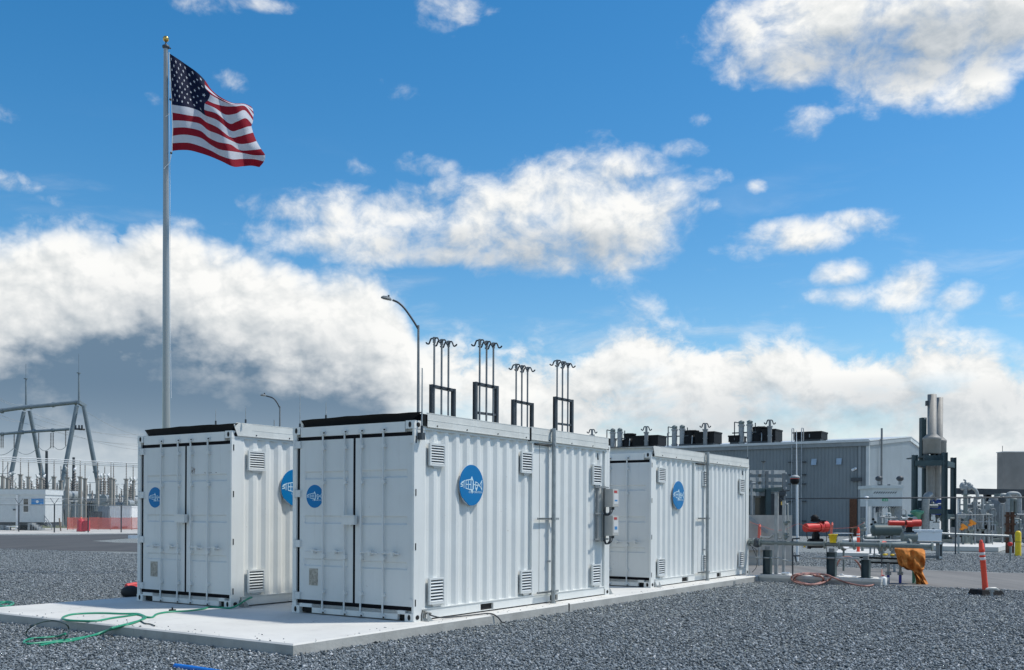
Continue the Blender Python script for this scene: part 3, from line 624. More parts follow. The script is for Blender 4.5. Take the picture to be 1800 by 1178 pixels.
    if fascia == 'black':
        b = B().use('black_sheet'); V = []; nn = 10  # black sheet stands in for the shaded interior of the open roof end
        for i in range(nn + 1):
            f = i / nn; V += [(.10, .19 + (CW - .38) * f, 2.887), (.045 + .01 * sin(f * 9), -.11 + (CW - .02) * f, 3.012 + .012 * sin(pi * f) - .006 * f + .004 * sin(f * 23))]
        b.add(V, [(2 * i, 2 * i + 1, 2 * i + 3, 2 * i + 2) for i in range(nn)]); b.box((.2, .05, 2.885), (.24, CW - .05, 2.998)); b.box((.19, -.015, 2.83), (.268, .02, 3.0))
        b.build('roof_end_panel', None, T)
    else:
        b = B().use('trim_paint'); b.plate([(.10, .02, 2.885), (.10, CW - .1, 2.885), (.20, CW - .1, 3.03), (.20, .02, 3.03)], (.004, 0, .004)); b.use('black_sheet'); b.box((.19, .02, 3.034), (.215, CW, 3.046)); b.use('steel_dark'); b.plate([(.10, -.034, 2.82), (.07, -.034, 2.84), (.0, -.034, 2.99), (.03, -.034, 3.0)], (0, .005, 0))
        b.build('roof_end_panel', None, T)
    # hold-down brackets
    for x, y in ((.18, -.125), (CL + .0, -.02)):
        b = B().use('galvanised'); 
        for q in (-.012, .085): b.plate([(x, y + .02 + q, .0), (x + .13, y + .02 + q, .0), (x + .0, y + .02 + q, .125)], (0, .008, 0))
        b.box((x, y + .0, .0), (x + .15, y + .115, .006)); b.build('hold_down_bracket', None, T)
    if pole:
        px_ = door_x[1] + .03; b = B().use('galvanised'); b.cyl((px_, -.085, 0.0), (px_, -.085, 3.06), .036, n=14); b.cyl((px_, -.085, 0), (px_, -.085, .02), .055, n=12); b.box((px_ - .02, -.05, 3.0), (px_ + .02, -.02, 3.05))
        P_ = b.build('conduit_pole', None, T)
        for z in (.205, 1.478, 2.77):
            b = B().use('galvanised'); b.box((px_ - .46, -.062, z - .018), (px_ + .23, -.03, z + .018)) if z != 2.77 else b.box((px_ - .45, -.05, z - .012), (px_ + .2, -.032, z + .012))
            b.use('dark_hole'); b.box((px_ - .455, -.0635, z - .006), (px_ - .1, -.062, z + .006)); b.use('galvanised'); b.box((px_ - .04, -.13, z - .02), (px_ + .04, -.1185, z + .02)); b.build('strut_bracket', None, P_)
        b = B().use('galvanised'); b.box((px_ - .10, -.05, .72), (px_ - .03, -.02, .75)); b.build('strut_bracket', None, P_)
    b = B().use('steel_dark'); b.plate([(5.50, .0, 2.60), (5.525, .0, 2.60), (5.525, .0, 2.72), (5.56, .0, 2.60)], (0, -.02, 0)); b.build('small_hook', None, T)
    if jboxes:
        b = B().use('mid_grey')
        for x in (5.46, 5.76): b.box((x, -.05, 1.04), (x + .045, -.005, 2.10))
        for z in (2.06, 1.56, 1.07): b.box((5.33, -.075, z), (5.87, -.05, z + .03))
        b.use('galvanised'); b.box((5.60, -.06, 1.04), (5.64, -.0505, 2.1)); rk = b.build('strut_rack', None, T)
        for z0, z1 in ((1.70, 2.045), (1.15, 1.535)):
            b = B().use('box_grey'); b.box((5.70, -.245, z0), (5.93, -.078, z1)); b.box((5.694, -.255, z0 + .01), (5.936, -.245, z1 - .01)); b.use('box_face'); b.box((5.73, -.259, z0 + .06), (5.91, -.255, z1 - .09))
            jb = b.build('electrical_box', None, T)
            b = B().use('label_red'); b.box((5.74, -.2585, z1 - .075), (5.86, -.256, z1 - .03)); b.build('label', None, jb)['label'] = 'red label'; b = B().use('label_blue'); b.box((5.76, -.2610, z0 + (.11 if z0 > 1.5 else .12)), (5.87, -.2595, z0 + (.14 if z0 > 1.5 else .18))); b.build('label', None, jb)
            b = B().use('cable_dark'); 
            for q in (0, .05, .11): b.tube(smooth_path([(5.74 + q, -.16, z0), (5.73 + q, -.16, z0 - .10), (5.70 + q * .6, -.10, z0 - .16), (5.66 + q * .3, -.07, z0 - .05)]), .009, 6)
            b.use('steel_dark'); b.cyl((5.86, -.17, z0), (5.86, -.17, z0 - .05), .03, n=8); b.build('cable', None, jb)
    if jboxes or fascia != 'black':
        b = B().use('box_grey'); b.tube([(CL + .05, .1, 2.62), (CL + .05, .1, .4)], .045, 10); b.use('steel_dark'); b.cyl((CL + .05, .1, 2.62), (CL + .05, .1, 2.66), .05, n=10); b.build('drain_pipe', None, T)
    return T
C2 = container(0, 0, 'nearest white container, with two grey electrical boxes at the far end of its side', (3.20, 3.74), jboxes=True)
C1 = container(-.119, 3.702, 'left white container with rust specks on its door, in front of the flagpole', (3.2, 3.74), mitre=True, pole=False)
C3 = container(8.137, .092, 'farthest white container, with a white sloping roof end, left of the pipework', (2.36, 2.93), fascia='white', mitre=True, mid=(2.81, 3.17), sticker=False)
# rust specks on the left container's door
for i in range(16): b = MB(WM[C1.name]).use('rust'); y = .93 + random.random() * .12; z = 2.2 + random.random() * .10; b.box((.0265, y, z), (.0278, y + .005 + random.random() * .005, z + .01 + random.random() * .05)); b.build('rust_speck', None, C1)
for i in range(8): b = MB(WM[C1.name]).use('rust'); y = .38 + random.random() * .35; z = 2.205 + random.random() * .02; b.box((.0265, y, z), (.0278, y + .02, z + .006)); b.build('rust_speck', None, C1)
# lightning rods on the roof corners
def rod(p, h, label, base=True):
    T = thing('lightning_rod', label, 'rod', p, 0, 'thin lightning rods on the containers')
    b = MB(Matrix.Translation(Vector(p))).use('galvanised'); b.cyl((0, 0, 0), (0, 0, h), .008, .004, 6); b.build('rod', None, T)
    b = MB(Matrix.Translation(Vector(p))).use('steel_dark'); b.cyl((0, 0, -.0), (0, 0, .06), .016, n=8); b.build('clamp', None, T)
T = thing('lightning_rod', 'long thin rod clamped to the near top corner of the nearest container', 'rod', S(.11, -.05, SLAB + 2.6))
b = MB(SITE).use('galvanised'); b.cyl((.11, -.05, SLAB + 2.62), (.11, -.05, SLAB + 3.65), .013, .008, 8); b.build('rod', None, T)
b = MB(SITE).use('steel_dark'); b.box((.07, -.08, SLAB + 2.62), (.15, -.002, SLAB + 2.72)); b.cyl((.11, -.05, SLAB + 2.72), (.11, -.05, SLAB + 2.82), .02, n=8); b.build('clamp', None, T)
rod(S(.05, 2.33, SLAB + 2.896), .52, 'thin rod on the left top corner of the nearest container')
rod(S(.18, 1.90, SLAB + 3.02), .26, 'short thin rod on the roof edge of the nearest container')
rod(S(.1, 3.62, SLAB + 3.03), .26, 'short thin rod on the near roof corner of the left container')
rod(S(.1, 4.35, SLAB + 3.04), .26, 'short thin rod near the middle of the left container roof edge')
rod(S(8.137 + CL - .1, .1, SLAB + 3.03), .55, 'thin rod on the far roof corner of the farthest container')
# ------------------------------------------------------------------ flagpole and flag
FY = 28.0
base = at(293.5, 745, FY); base.z = 0
top = at(291.6, 84, FY)
T = thing('flagpole', 'tall tapered silver flagpole with a gold ball on top, behind the left container', 'flagpole', base)
b = MB().use('pole_alu'); n = 10
P = [base.lerp(top, i / n) for i in range(n + 1)]; b.tube(P, [.125 - .062 * (i / n) ** 1.1 for i in range(n + 1)], 20); b.build('pole', None, T)
b = MB().use('steel_dark'); b.lathe(top, [(.05, -.05), (.10, 0), (.10, .05), (.05, .07), (.02, .12), (.015, .2)], 14); b.use('steel_dark'); b.cyl(top + Vector((.03, 0, .01)), top + Vector((.14, 0, -.02)), .02, n=8); b.build('truck', None, T)
b = MB().use('gold'); b.ball(top + Vector((0, 0, .25)), .085, 20, 14); b.build('gold_ball', None, T)
b = MB().use('cooler_white')
hp = lambda px, py, d=0: at(px, py, FY - .14 + d)
b.tube(smooth_path([hp(297, 92), hp(298.5, 130), hp(298, 180), hp(297, 200), hp(291, 205)]), .008, 5); b.tube(smooth_path([hp(302, 265), hp(298, 285), hp(291, 293), hp(288, 297)]), .010, 5)
b.tube(smooth_path([hp(298, 92), hp(298, 200), hp(299, 300, 0), hp(299, 520), hp(301, 700)]), .006, 5); b.build('halyard', None, T)
b = MB().use('steel_dark'); b.ball(hp(299.5, 175), .035, 8, 6); b.build('snap_hook', None, T); b = MB().use('steel_dark'); b.ball(hp(301, 269), .035, 8, 6); b.build('snap_hook', None, T)
ROWS = {13: [(298, 94), (312, 103), (325, 112), (346, 127), (360, 141), (372, 158), (388, 171), (409, 181), (428, 182), (441, 187)],
        12: [(299, 107), (313, 115), (327, 124), (347, 137), (360, 149), (373, 162), (389, 174), (410, 182), (429, 183), (444, 191)],
        11: [(299.5, 120), (314, 128), (329, 136), (349, 147), (362, 156), (376, 167), (391, 175.5), (410, 183.5), (430, 184), (445, 196)],
        10: [(300, 132), (315, 139), (330, 147), (351, 158), (369, 166), (383, 174), (394, 179), (411, 184.5), (431, 184.5), (446, 201)],
        9: [(301, 145), (316, 151), (331, 158), (349, 168), (365, 177), (379, 183), (397, 187), (414, 187), (431, 187), (445, 206)],
        8: [(301, 158), (315, 162), (330, 167), (347, 175), (360, 182), (378, 190), (396, 201.5), (414, 200), (430, 194), (445, 212)],
        7: [(302, 171), (315, 174), (331, 178), (347, 185), (359, 193), (381, 200), (403, 217), (416, 214), (432, 208), (443, 219)],
        6: [(302, 184), (315, 186), (333, 189), (350, 195), (361, 203), (383, 212), (406, 230), (420, 228), (434, 223), (442, 222)],
        5: [(303, 198), (316, 200), (335, 203.5), (351, 206), (363, 215), (382, 224), (405, 241), (420, 240), (434, 236), (445, 233)],
        4: [(303.5, 212), (316, 212), (332, 213.5), (352, 218), (366, 229), (384, 236), (406, 247), (421, 253), (437, 252), (451, 248)],
        3: [(304, 225), (317, 224), (332, 225), (353, 230.5), (367, 242), (384, 250), (405, 254), (422, 264), (441, 264), (459, 262)],
        2: [(303.5, 239), (317, 237), (332, 237.5), (354, 243), (371, 255), (387, 263), (407, 266), (426, 269), (447, 273), (466, 273)],
        1: [(303, 252), (317, 251), (333, 251.5), (352, 257), (371, 265), (388, 274), (408, 280), (426, 279.5), (447, 280), (464, 284)],
        0: [(303, 265.5), (316, 264), (333, 264.5), (351, 269), (369, 275), (388, 283), (410, 293), (427, 292.5), (442, 291.5), (456, 294)]}
US = [0, .13, .24, .34, .4, .52, .66, .77, .88, 1.0]
def crv(vals, x, xs):
    for i in range(len(xs) - 1):
        if x <= xs[i + 1] or i == len(xs) - 2: break
    t = (x - xs[i]) / (xs[i + 1] - xs[i]); a = vals[max(i - 1, 0)]; b_ = vals[i]; c = vals[i + 1]; d = vals[min(i + 2, len(vals) - 1)]
    m0 = (c - a) * .5; m1 = (d - b_) * .5
    return (2 * t ** 3 - 3 * t * t + 1) * b_ + (t ** 3 - 2 * t * t + t) * m0 + (-2 * t ** 3 + 3 * t * t) * c + (t ** 3 - t * t) * m1
def flagp(u, v, off=0.0):          # u 0..1 along the fly, v 0..13 stripes from the bottom
    xs = [crv([q[0] for q in ROWS[k]], u, US) for k in range(14)]; ys = [crv([q[1] for q in ROWS[k]], u, US) for k in range(14)]
    x = crv(xs, v, list(range(14))); y = crv(ys, v, list(range(14)))
    vv = v / 13
    dep = .34 * sin(7.5 * u - 1.9 * vv + .6) * min(1, u * 2.2) + .10 * sin(17 * u + 5 * vv) * min(1, u * 3) + .55 * max(0, vv - .55) * u * 2.2 - .35 * u * (1 - vv)
    return at(x, y, FY - .1 + dep + off)
NU, NV = 90, 78
def cloth(name, c, c2):
    m = mat(name, c, .75, var=.05, vscale=5, spec=.15); t = m.node_tree; bs = t.nodes['Principled BSDF']
    tr = t.nodes.new('ShaderNodeBsdfTranslucent'); tr.inputs[0].default_value = (*c2, 1); mxs = t.nodes.new('ShaderNodeMixShader'); mxs.inputs[0].default_value = .16
    out = t.nodes['Material Output']; t.links.new(bs.outputs[0], mxs.inputs[1]); t.links.new(tr.outputs[0], mxs.inputs[2]); t.links.new(mxs.outputs[0], out.inputs[0])
cloth('flag_red', (.235, .009, .022), (.40, .01, .02)); cloth('flag_white', (.54, .55, .60), (.6, .6, .62)); cloth('flag_blue', (.006, .011, .038), (.006, .012, .04)); cloth('flag_star', (.62, .64, .68), (.5, .5, .55))
T = thing('flag', 'red, white and blue striped flag with white stars waving from the top of the pole', 'flag', flagp(0, 6.5))
b = MB(); grid = [[flagp(i / NU, 13 * j / NV) for i in range(NU + 1)] for j in range(NV + 1)]
for j in range(NV):
    for i in range(NU):
        v = 13 * (j + .5) / NV; u = (i + .5) / NU; st = int(v)
        b.use('flag_blue' if (st >= 6 and u < .4) else ('flag_red' if st % 2 == 0 else 'flag_white'))
        b.m.append(b.cur); b.smooth.append(True); b.f.append((j * (NU + 1) + i, j * (NU + 1) + i + 1, (j + 1) * (NU + 1) + i + 1, (j + 1) * (NU + 1) + i))
b.v = [p for r in grid for p in r]; b.build('cloth', None, T)
b = MB().use('flag_star')
for r in range(9):
    for c in range(6 if r % 2 == 0 else 5):
        cu = .4 * ((2 * c + 1 + (r % 2)) / 12); cv = 13 - 7 * (r + 1) / 10
        for off in (-.012, .012):
            pts = []
            for k in range(10):
                a = pi / 2 + k * pi / 5; q = (1 if k % 2 == 0 else .42) * .27
                pts.append(flagp(max(0, cu + q * cos(a) / 13 / 1.9 * 1.05), min(13, cv + q * sin(a)), off))
            b.add([sum(pts, Vector()) / 10] + pts, [(0, 1 + k, 1 + (k + 1) % 10) for k in range(10)])
b.build('stars', None, T)
b = MB().use('cooler_white'); b.tube([flagp(0, v / 2, -.003) + Vector((-.01, 0, 0)) for v in range(27)], .014, 6); b.build('hoist_band', None, T)
# ------------------------------------------------------------------ street lamps
def street_lamp(px, ptop, Y, head, arm, label, sc=1.0):
    g = at(px, 800, Y); g.z = 0; tp = at(px, ptop, Y)
    T = thing('street_lamp', label, 'street lamp', g, 0, 'tall curved-arm street lamps')
    b = MB().use('mid_grey'); b.cyl(g, tp, .10 * sc, .055 * sc, 12); b.cyl(g, g + Vector((0, 0, .3)), .18, n=12); b.build('pole', None, T)
    b = MB().use('steel_dark'); b.tube(smooth_path([at(x, y, Y) for x, y in arm], 5), .05 * sc, 8); b.build('arm', None, T)
    b = MB().use('mid_grey'); hx = at(*head[0], Y); hy = at(*head[1], Y); d = (hy - hx); L = d.length
    q = d.to_track_quat('X', 'Z').to_matrix()
    V = []; 
    for f, w_, h_ in ((0, .06, .05), (.12, .10, .09), (.45, .17, .12), (.8, .17, .09), (1.0, .08, .03)):
        for yy, zz in ((-w_, 0), (-w_ * .7, h_), (w_ * .7, h_), (w_, 0), (w_ * .8, -.03), (-w_ * .8, -.03)): V.append(hx + q @ Vector((L * f, yy * sc * 1.1, zz * sc)))
    b.add(V, [(i * 6 + j, i * 6 + (j + 1) % 6, (i + 1) * 6 + (j + 1) % 6, (i + 1) * 6 + j) for i in range(4) for j in range(6)] + [tuple(range(6)), tuple(range(29, 23, -1))])
    b.use('steel_dark'); b.cyl(hx + q @ Vector((L * .35, 0, .1 * sc)), hx + q @ Vector((L * .35, 0, .2 * sc)), .05 * sc, n=8); H_ = b.build('lamp_head', None, T)
    b = MB().use('glass_dark'); b.cbox(hx + q @ Vector((L * .6, 0, -.035 * sc)), (L * .5, .2 * sc, .02), R=q); b.build('lens', None, H_)
street_lamp(735.5, 572, 48, ((688, 527.5), (670, 523)), [(736, 580), (729, 568), (719, 553), (710, 541), (700, 532), (690, 527.5)], 'tall street lamp whose curved arm rises behind the nearest container')
street_lamp(492, 714, 72, ((468, 696), (458, 695)), [(492, 718), (487, 708), (480, 700), (468, 696)], 'distant street lamp seen between the left container and the nearest one')
for i, (px, y0) in enumerate(((482, 738), )):
    g = at(px, 800, 60); g.z = 0; b = MB().use('gal_dull'); b.cyl(g, at(px, 752, 60), .10, .07, 8); b.cyl(at(px, 752, 60), at(px, y0, 60), .03, n=6)
    one('mast', b, None, 'thin bare mast just left of the distant street lamp', 'mast', g)
# ------------------------------------------------------------------ tall vent racks behind the nearest container
def gooseneck(mb, p, d, w_, h_, r):                 # pair of downturned hooks over a riser top p, spread along unit vector d
    for sg in (-1, 1):
        q = d * sg; mb.tube(smooth_path([p + Vector((0, 0, -.01)), p + q * (w_ * .36) + Vector((0, 0, -.02 * h_)), p + q * (w_ * .50) + Vector((0, 0, -h_ * .35)), p + q * (w_ * .64) + Vector((0, 0, -h_ * .92)), p + q * (w_ * .80) + Vector((0, 0, -h_)), p + q * (w_ * .98) + Vector((0, 0, -h_ * .80)), p + q * w_ + Vector((0, 0, -h_ * .62))], 4), r, 8)
def vent_rack(fx0, fx1, ft0, ft1, Yl, pipes, label, low=None):
    Yr = Yl + 0.9
    g = at(fx0, 800, Yl); g.z = 0
    T = thing('vent_rack', label, 'vent rack', g, 0, 'vent racks of three gooseneck pipes behind the nearest container')
    a = at(fx0, ft0, Yl); c = at(fx1, ft1, Yr); d = (c - a); d.z = 0; d.normalize(); nrm = Vector((-d.y, d.x, 0))
    for p in (a, c):
        b = MB().use('steel_dark'); q = Matrix((d, nrm, (0, 0, 1))).transposed()
        m = p + d * (.04 if p is a else -.04); b.cbox((m.x, m.y, m.z / 2), (.05, .10, m.z), R=q)
        for s_ in (-1, 1): b.cbox(Vector((m.x, m.y, m.z / 2)) + nrm * s_ * .055, (.10, .01, m.z), R=q)
        b.build('post', None, T)
    b = MB().use('steel_dark'); b.beam(a + Vector((0, 0, -.05)), c + Vector((0, 0, -.05)), .10, .09)
    if low: b.beam(at(fx0, low[0], Yl), at(fx1, low[1], Yr), .08, .07)
    b.build('crossbar', None, T)
    for i, (px, py) in enumerate(pipes):
        f = (px - fx0) / (fx1 - fx0); Y = Yl + (Yr - Yl) * f - .10; p = at(px, py, Y)
        b = MB().use('mid_grey'); g2 = Vector((p.x, p.y, 0)); b.cyl(g2, p, .030, n=8); b.cyl(p + Vector((0, 0, -.14)), p + Vector((0, 0, .03)), .048, n=8); rr = b.build('riser_pipe', None, T)
        b = MB().use('steel_dark'); gooseneck(b, p, (UD * -1), .30, .15, .024); b.build('gooseneck', None, rr)
        b = MB().use('steel_dark'); jz = a.z + (c.z - a.z) * f - .05; b.cbox((p.x, p.y, jz), (.10, .16, .06), math.atan2(d.y, d.x)); b.build('pipe_clamp', None, rr)
vent_rack(757.5, 798.5, 675.5, 684, 29.0, [(763.5, 594.5), (776.5, 598), (788.5, 601)], 'leftmost vent rack of three gooseneck pipes, right beside the near street lamp')
vent_rack(834, 874, 671, 679, 29.5, [(843.5, 598), (855.5, 601), (867.5, 604)], 'second vent rack from the left, three gooseneck pipes with a low crossbar', (725, 730))
vent_rack(901, 936, 702, 709, 34.5, [(907.5, 641), (917.5, 643.5), (927.5, 646.5)], 'shortest vent rack of three gooseneck pipes, third from the left')
vent_rack(974.5, 1006, 697, 703, 35.5, [(979.5, 634), (989, 636.5), (998.5, 639.5)], 'rightmost vent rack of three gooseneck pipes with a low crossbar', (744, 748))
# ------------------------------------------------------------------ substation and trailer on the left
def aframe(apx, apy, Y, legs, mast, label, sc):
    a = at(apx, apy, Y); g = Vector((a.x, a.y, 0))
    T = thing('lattice_gantry' if False else 'gantry_frame', label, 'gantry', g, 0, 'steel A-frames of the switchyard gantry')
    for (x0, y0, x1, y1, dY) in legs:
        p = at(x0, y0, Y); q = at(x1, y1, Y + dY); d = (q - p); k = (0 - p.z) / d.z; q = p + d * k
        b = MB().use('gantry_steel'); b.cyl(p, q, .27 * sc, .34 * sc, 14); m = p.lerp(q, .55); dd = d.normalized(); b.cyl(m - dd * .12, m + dd * .12, .40 * sc, n=14); b.build('leg', None, T)
    b = MB().use('gantry_steel'); p = at(apx, apy + 2, Y); b.cyl(p, at(mast[0], mast[1], Y), .16, .10, 8); b.cyl(at(mast[0], mast[1], Y), at(mast[0], mast[2], Y), .03, n=6); b.cyl(at(mast[0], mast[1], Y) - Vector((0, 0, .1)), at(mast[0], mast[1], Y), .28, n=8); b.build('lightning_mast', None, T)
aframe(46, 716, 134, [(42, 724, 14, 860, -1), (52, 722, 77, 850, 2)], (45.5, 665, 640), 'left A-frame of the gantry, behind the white trailer', .95)
aframe(139, 708, 130, [(135, 713, 99, 905, -1), (147, 713, 180, 890, 2)], (138.5, 655, 622), 'right A-frame of the gantry with an X-shaped top joint, over the fence', 1.0)
b = MB().use('gantry_steel')
pts = [(-80, 731), (0, 722), (44, 716), (90, 712), (140, 706.5)]
b.tube([at(x, y, 132 - x * .01) for x, y in pts], .27, 12)
for x, y in ((4, 722), (43, 717), (55, 715), (94, 711.5), (134, 707.5)): p = at(x, y, 132); b.cyl(p - Vector((.15, 0, 0)), p + Vector((.15, 0, 0)), .37, n=12)
p0 = at(147, 713, 130.5); b.beam(at(138, 707, 130), at(150, 714.5, 131), .5, .4)
tag(b.build('gantry_beam', None, origin=at(44, 716, 132)), 'upper horizontal steel beam across the tops of the A-frames', 'beam', 'gantry cross beams')
b = MB().use('gantry_steel'); b.tube([at(x, y, 131) for x, y in [(-80, 766), (0, 763), (60, 758.5), (122, 754.5)]], .19, 10)
for x, y in ((4, 763), (39, 760), (60, 758), (93, 756.5)): p = at(x, y, 131); b.cyl(p - Vector((.15, 0, 0)), p + Vector((.15, 0, 0)), .28, n=10)
b.use('steel_dark'); b.tube([at(131, 754, 130), at(149, 755, 131)], .12, 8)
for x in (133, 139, 144): p = at(x, 754, 130.5); b.cyl(p, p + Vector((0, 0, .5)), .12, n=6)
tag(b.build('gantry_beam', None, origin=at(60, 759, 131)), 'lower, thinner horizontal steel beam carrying the hanging insulators', 'beam', 'gantry cross beams')
# insulator strings
b = MB().use('insulator'); L0 = 2.0
b.lathe((0, 0, 0), [(.03, 0), (.05, 0)] + [(r, -z) for k in range(10) for z, r in ((.06 + k * .19, .05), (.10 + k * .19, .13), (.15 + k * .19, .05))] + [(.05, -2.0), (.02, -2.1)], 8)
ins = one('insulator_string', b, None, 'hanging insulator string under the lower gantry beam, nearest the right A-frame', 'insulator', (0, 0, 0), 'insulator strings under the gantry')
ins.location = at(115.5, 757, 131)
for px, lab in ((93.5, 'right one of the close pair'), (89.5, 'left one of the close pair'), (68, 'first right of the left A-frame leg'), (25, 'between the left A-frame legs'), (5.5, 'second from the photo edge'), (2, 'leftmost one')):
    c = copy_tree(ins, at(px, 761, 131), label='hanging insulator string under the lower gantry beam, ' + lab)
for i, (a, c, sag) in enumerate((((24, 786), (67, 786), 14), ((68, 785), (90, 784), 9), ((94, 784), (117, 783), 8), ((-20, 790), (24, 788), 12))):
    p, q = at(*a, 131), at(*c, 131); P = [p.lerp(q, t / 10) - Vector((0, 0, 4 * sag / 13 * .9 * (t / 10) * (1 - t / 10))) for t in range(11)]
    b = MB().use('far_steel'); b.tube(P, .035, 5); one('jumper_cable', b, None, 'drooping jumper cable under the gantry, ' + ('longest one between the A-frames', 'short one in the middle', 'short one nearest the right A-frame', 'one at the photo edge')[i], 'cable', p, 'jumper cables under the gantry')
def wire(a, c, Ya, Yc, sag, r, label, m='far_steel', grp='thin overhead wires of the switchyard', name='overhead_wire', cat='wire'):
    p, q = at(*a, Ya), at(*c, Yc); P = [p.lerp(q, t / 14) - Vector((0, 0, 4 * sag * (t / 14) * (1 - t / 14))) for t in range(15)]
    b = MB().use(m); b.tube(P, r, 5); one(name, b, m, label, cat, p, grp)
WL = ['topmost from the left edge', 'lowest long one from the left edge', 'upper one between the A-frames', 'lower one between the A-frames', 'short one at the top left', 'short lower one at the left edge', 'the one leaving the right A-frame top', 'the one leaving the lower beam end']
for wi, (a, c, s_) in enumerate((((0, 704), (262, 772), 1.0), ((-5, 728), (262, 786), .8), ((60, 735), (262, 762), .9), ((60, 745), (262, 780), .9), ((0, 700), (40, 712), .3), ((0, 735), (34, 742), .1), ((140, 715), (262, 768), .8), ((118, 760), (262, 792), .5))):
    wire(a, c, 131, 150, s_, .022, 'thin overhead wire by the gantry, ' + WL[wi])
for k, (y0, y1) in enumerate(((803, 815.5), (806.5, 819), (810, 822))):
    wire((-40, y0 - 2), (262, y1), 106, 112, 0, .055, ('topmost', 'middle', 'lowest')[k] + ' of the three level tubular bus bars over the bus posts', 'far_white', 'bus bars on the switchyard posts', 'bus_bar', 'bus bar')
# bus support posts: thick lower column, slim insulator above
def post_proto():
    T = thing('bus_post', 'x', 'post', (0, 0, 0), 0, 'tan bus support posts of the switchyard')
    b = MB().use('far_tan'); b.cbox((0, 0, 2.8), (.30, .30, 5.6)); b.cbox((0, 0, 5.66), (.46, .46, .12)); b.build('column', None, T)
    b = MB().use('insulator'); b.lathe((0, 0, 5.72), [(.06, 0)] + [(r, z) for k in range(9) for z, r in ((.05 + k * .19, .04), (.1 + k * .19, .09), (.15 + k * .19, .04))] + [(.05, 1.75), (.05, 1.85)], 8); b.build('insulator', None, T)
    return T
posts = [(5, 837, 806), (13.5, 840, 812), (36, 834, 808), (50, 838, 810), (72, 840, 812), (95, 838, 812), (118.5, 839, 815), (141, 838, 812), (149.5, 841, 817), (171.5, 841, 817), (195, 840, 815), (199.5, 842, 818), (222, 842, 818), (107, 845, 820), (184, 846, 822), (234, 845, 822)]
P0 = post_proto(); ORD = ['leftmost', 'second', 'third', 'fourth', 'fifth', 'sixth', 'seventh', 'eighth', 'ninth', 'tenth', 'eleventh', 'twelfth', 'thirteenth', 'fourteenth', 'fifteenth', 'sixteenth', 'seventeenth', 'eighteenth', 'nineteenth', 'twentieth']
for i, (px, yt, y2) in enumerate(posts):
    Y = 110 + (i % 3) * 1.5 + (8 if i > 12 else 0); p = at(px, yt, Y); g = Vector((p.x, p.y, 0))
    where = 'seen above the trailer roof' if px < 78 else ('right of the trailer, left of the right A-frame leg' if px < 120 else ('between the legs of the right A-frame' if px < 178 else 'right of the right A-frame, near the left container'))
    o = P0 if i == 0 else copy_tree(P0)
    o.location = g; o.scale = (1, 1, p.z / 5.7); o['label'] = 'square tan bus post, ' + ORD[sorted(p_[0] for p_ in posts).index(px)] + ' from the left in the row'
for px, yt in ((82, 793), (129.5, 804)):
    p = at(px, yt, 118); b = MB().use('far_steel'); b.use('steel_dark'); b.cyl((p.x, p.y, 0), p, .22, .16, 8); one('steel_mast', b, None, 'dark plain steel mast ' + ('beside the right edge of the trailer' if px < 100 else 'between the right A-frame legs'), 'mast', (p.x, p.y, 0), 'dark masts in the switchyard')
# switchgear clutter: breakers on steel stands
def gear(kind):
    T = thing('circuit_breaker' if kind == 0 else 'disconnect_switch', 'x', 'switchgear', (0, 0, 0), 0, 'grey switchgear units of the switchyard')
    b = MB().use('far_steel')
    if kind == 0:
        for x in (-.9, .9):
            for y in (-.4, .4): b.beam((x, y, 0), (x, y, 2.2), .12, .12)
        b.box((-1.1, -.5, 2.2), (1.1, .5, 2.35)); b.build('stand', None, T)
        b = MB().use('far_grey'); b.cyl((-1.2, 0, 2.75), (1.2, 0, 2.75), .42, n=10); b.box((-.5, -.8, .8), (.4, -.42, 2.1)); b.build('tank', None, T)
        for x, dx in ((-.8, -.35), (.8, .35)):
            b = MB().use('insulator'); b.lathe((x, 0, 2.9), [(.1, 0)] + [(r, z) for k in range(8) for z, r in ((.05 + k * .24, .09), (.13 + k * .24, .19), (.2 + k * .24, .09))] + [(.05, 2.1)], 8); b.use('far_white'); b.cyl((x, 0, 5.0), (x + dx, 0, 5.3), .06, n=6); b.ball((x, 0, 5.05), .16, 8, 6); b.build('bushing', None, T)
    else:
        for x in (-1.3, 1.3): b.beam((x, 0, 0), (x, 0, 3.4), .2, .2)
        b.box((-1.6, -.15, 3.4), (1.6, .15, 3.6)); b.beam((-1.3, 0, 1.2), (1.3, 0, 3.3), .08, .08); b.build('stand', None, T)
        for x in (-1.3, 0, 1.3):
            b = MB().use('insulator'); b.lathe((x, 0, 3.6), [(.08, 0)] + [(r, z) for k in range(6) for z, r in ((.05 + k * .2, .07), (.12 + k * .2, .15), (.17 + k * .2, .07))] + [(.05, 1.35)], 8); b.build('bushing', None, T)
        b = MB().use('far_white'); b.cyl((-1.7, 0, 5.0), (1.7, 0, 5.05), .06, n=6); b.cyl((0, 0, 5), (.9, 0, 6.1), .04, n=6); b.build('blade', None, T)
    return T
protos = [gear(0), gear(1)]; used = [0, 0]; rng = random.Random(5)
for row, Y in enumerate((114, 123, 133, 145, 160)):
    x = -.545 * Y - 2 + rng.random() * 2; cnt = 0
    while x < -.355 * Y:
        k = (row + int(x)) % 2; p = protos[k]; o = p if not used[k] else copy_tree(p); used[k] = 1
        o.location = (x, Y + rng.uniform(-1, 1), 0); o.rotation_euler = (0, 0, rng.uniform(-.2, .2) + (pi / 2 if rng.random() < .4 else 0)); o.scale = (1, 1, rng.uniform(.9, 1.35))
        px = x / Y * F + CX
        o['label'] = ('grey two-bushing breaker' if k == 0 else 'steel-stand switch') + ' in the %s row of the yard, %s from the left' % (('front', 'second', 'middle', 'fourth', 'rearmost')[row], ORD[cnt]); cnt += 1
        x += 2.5 + rng.random() * 1.9
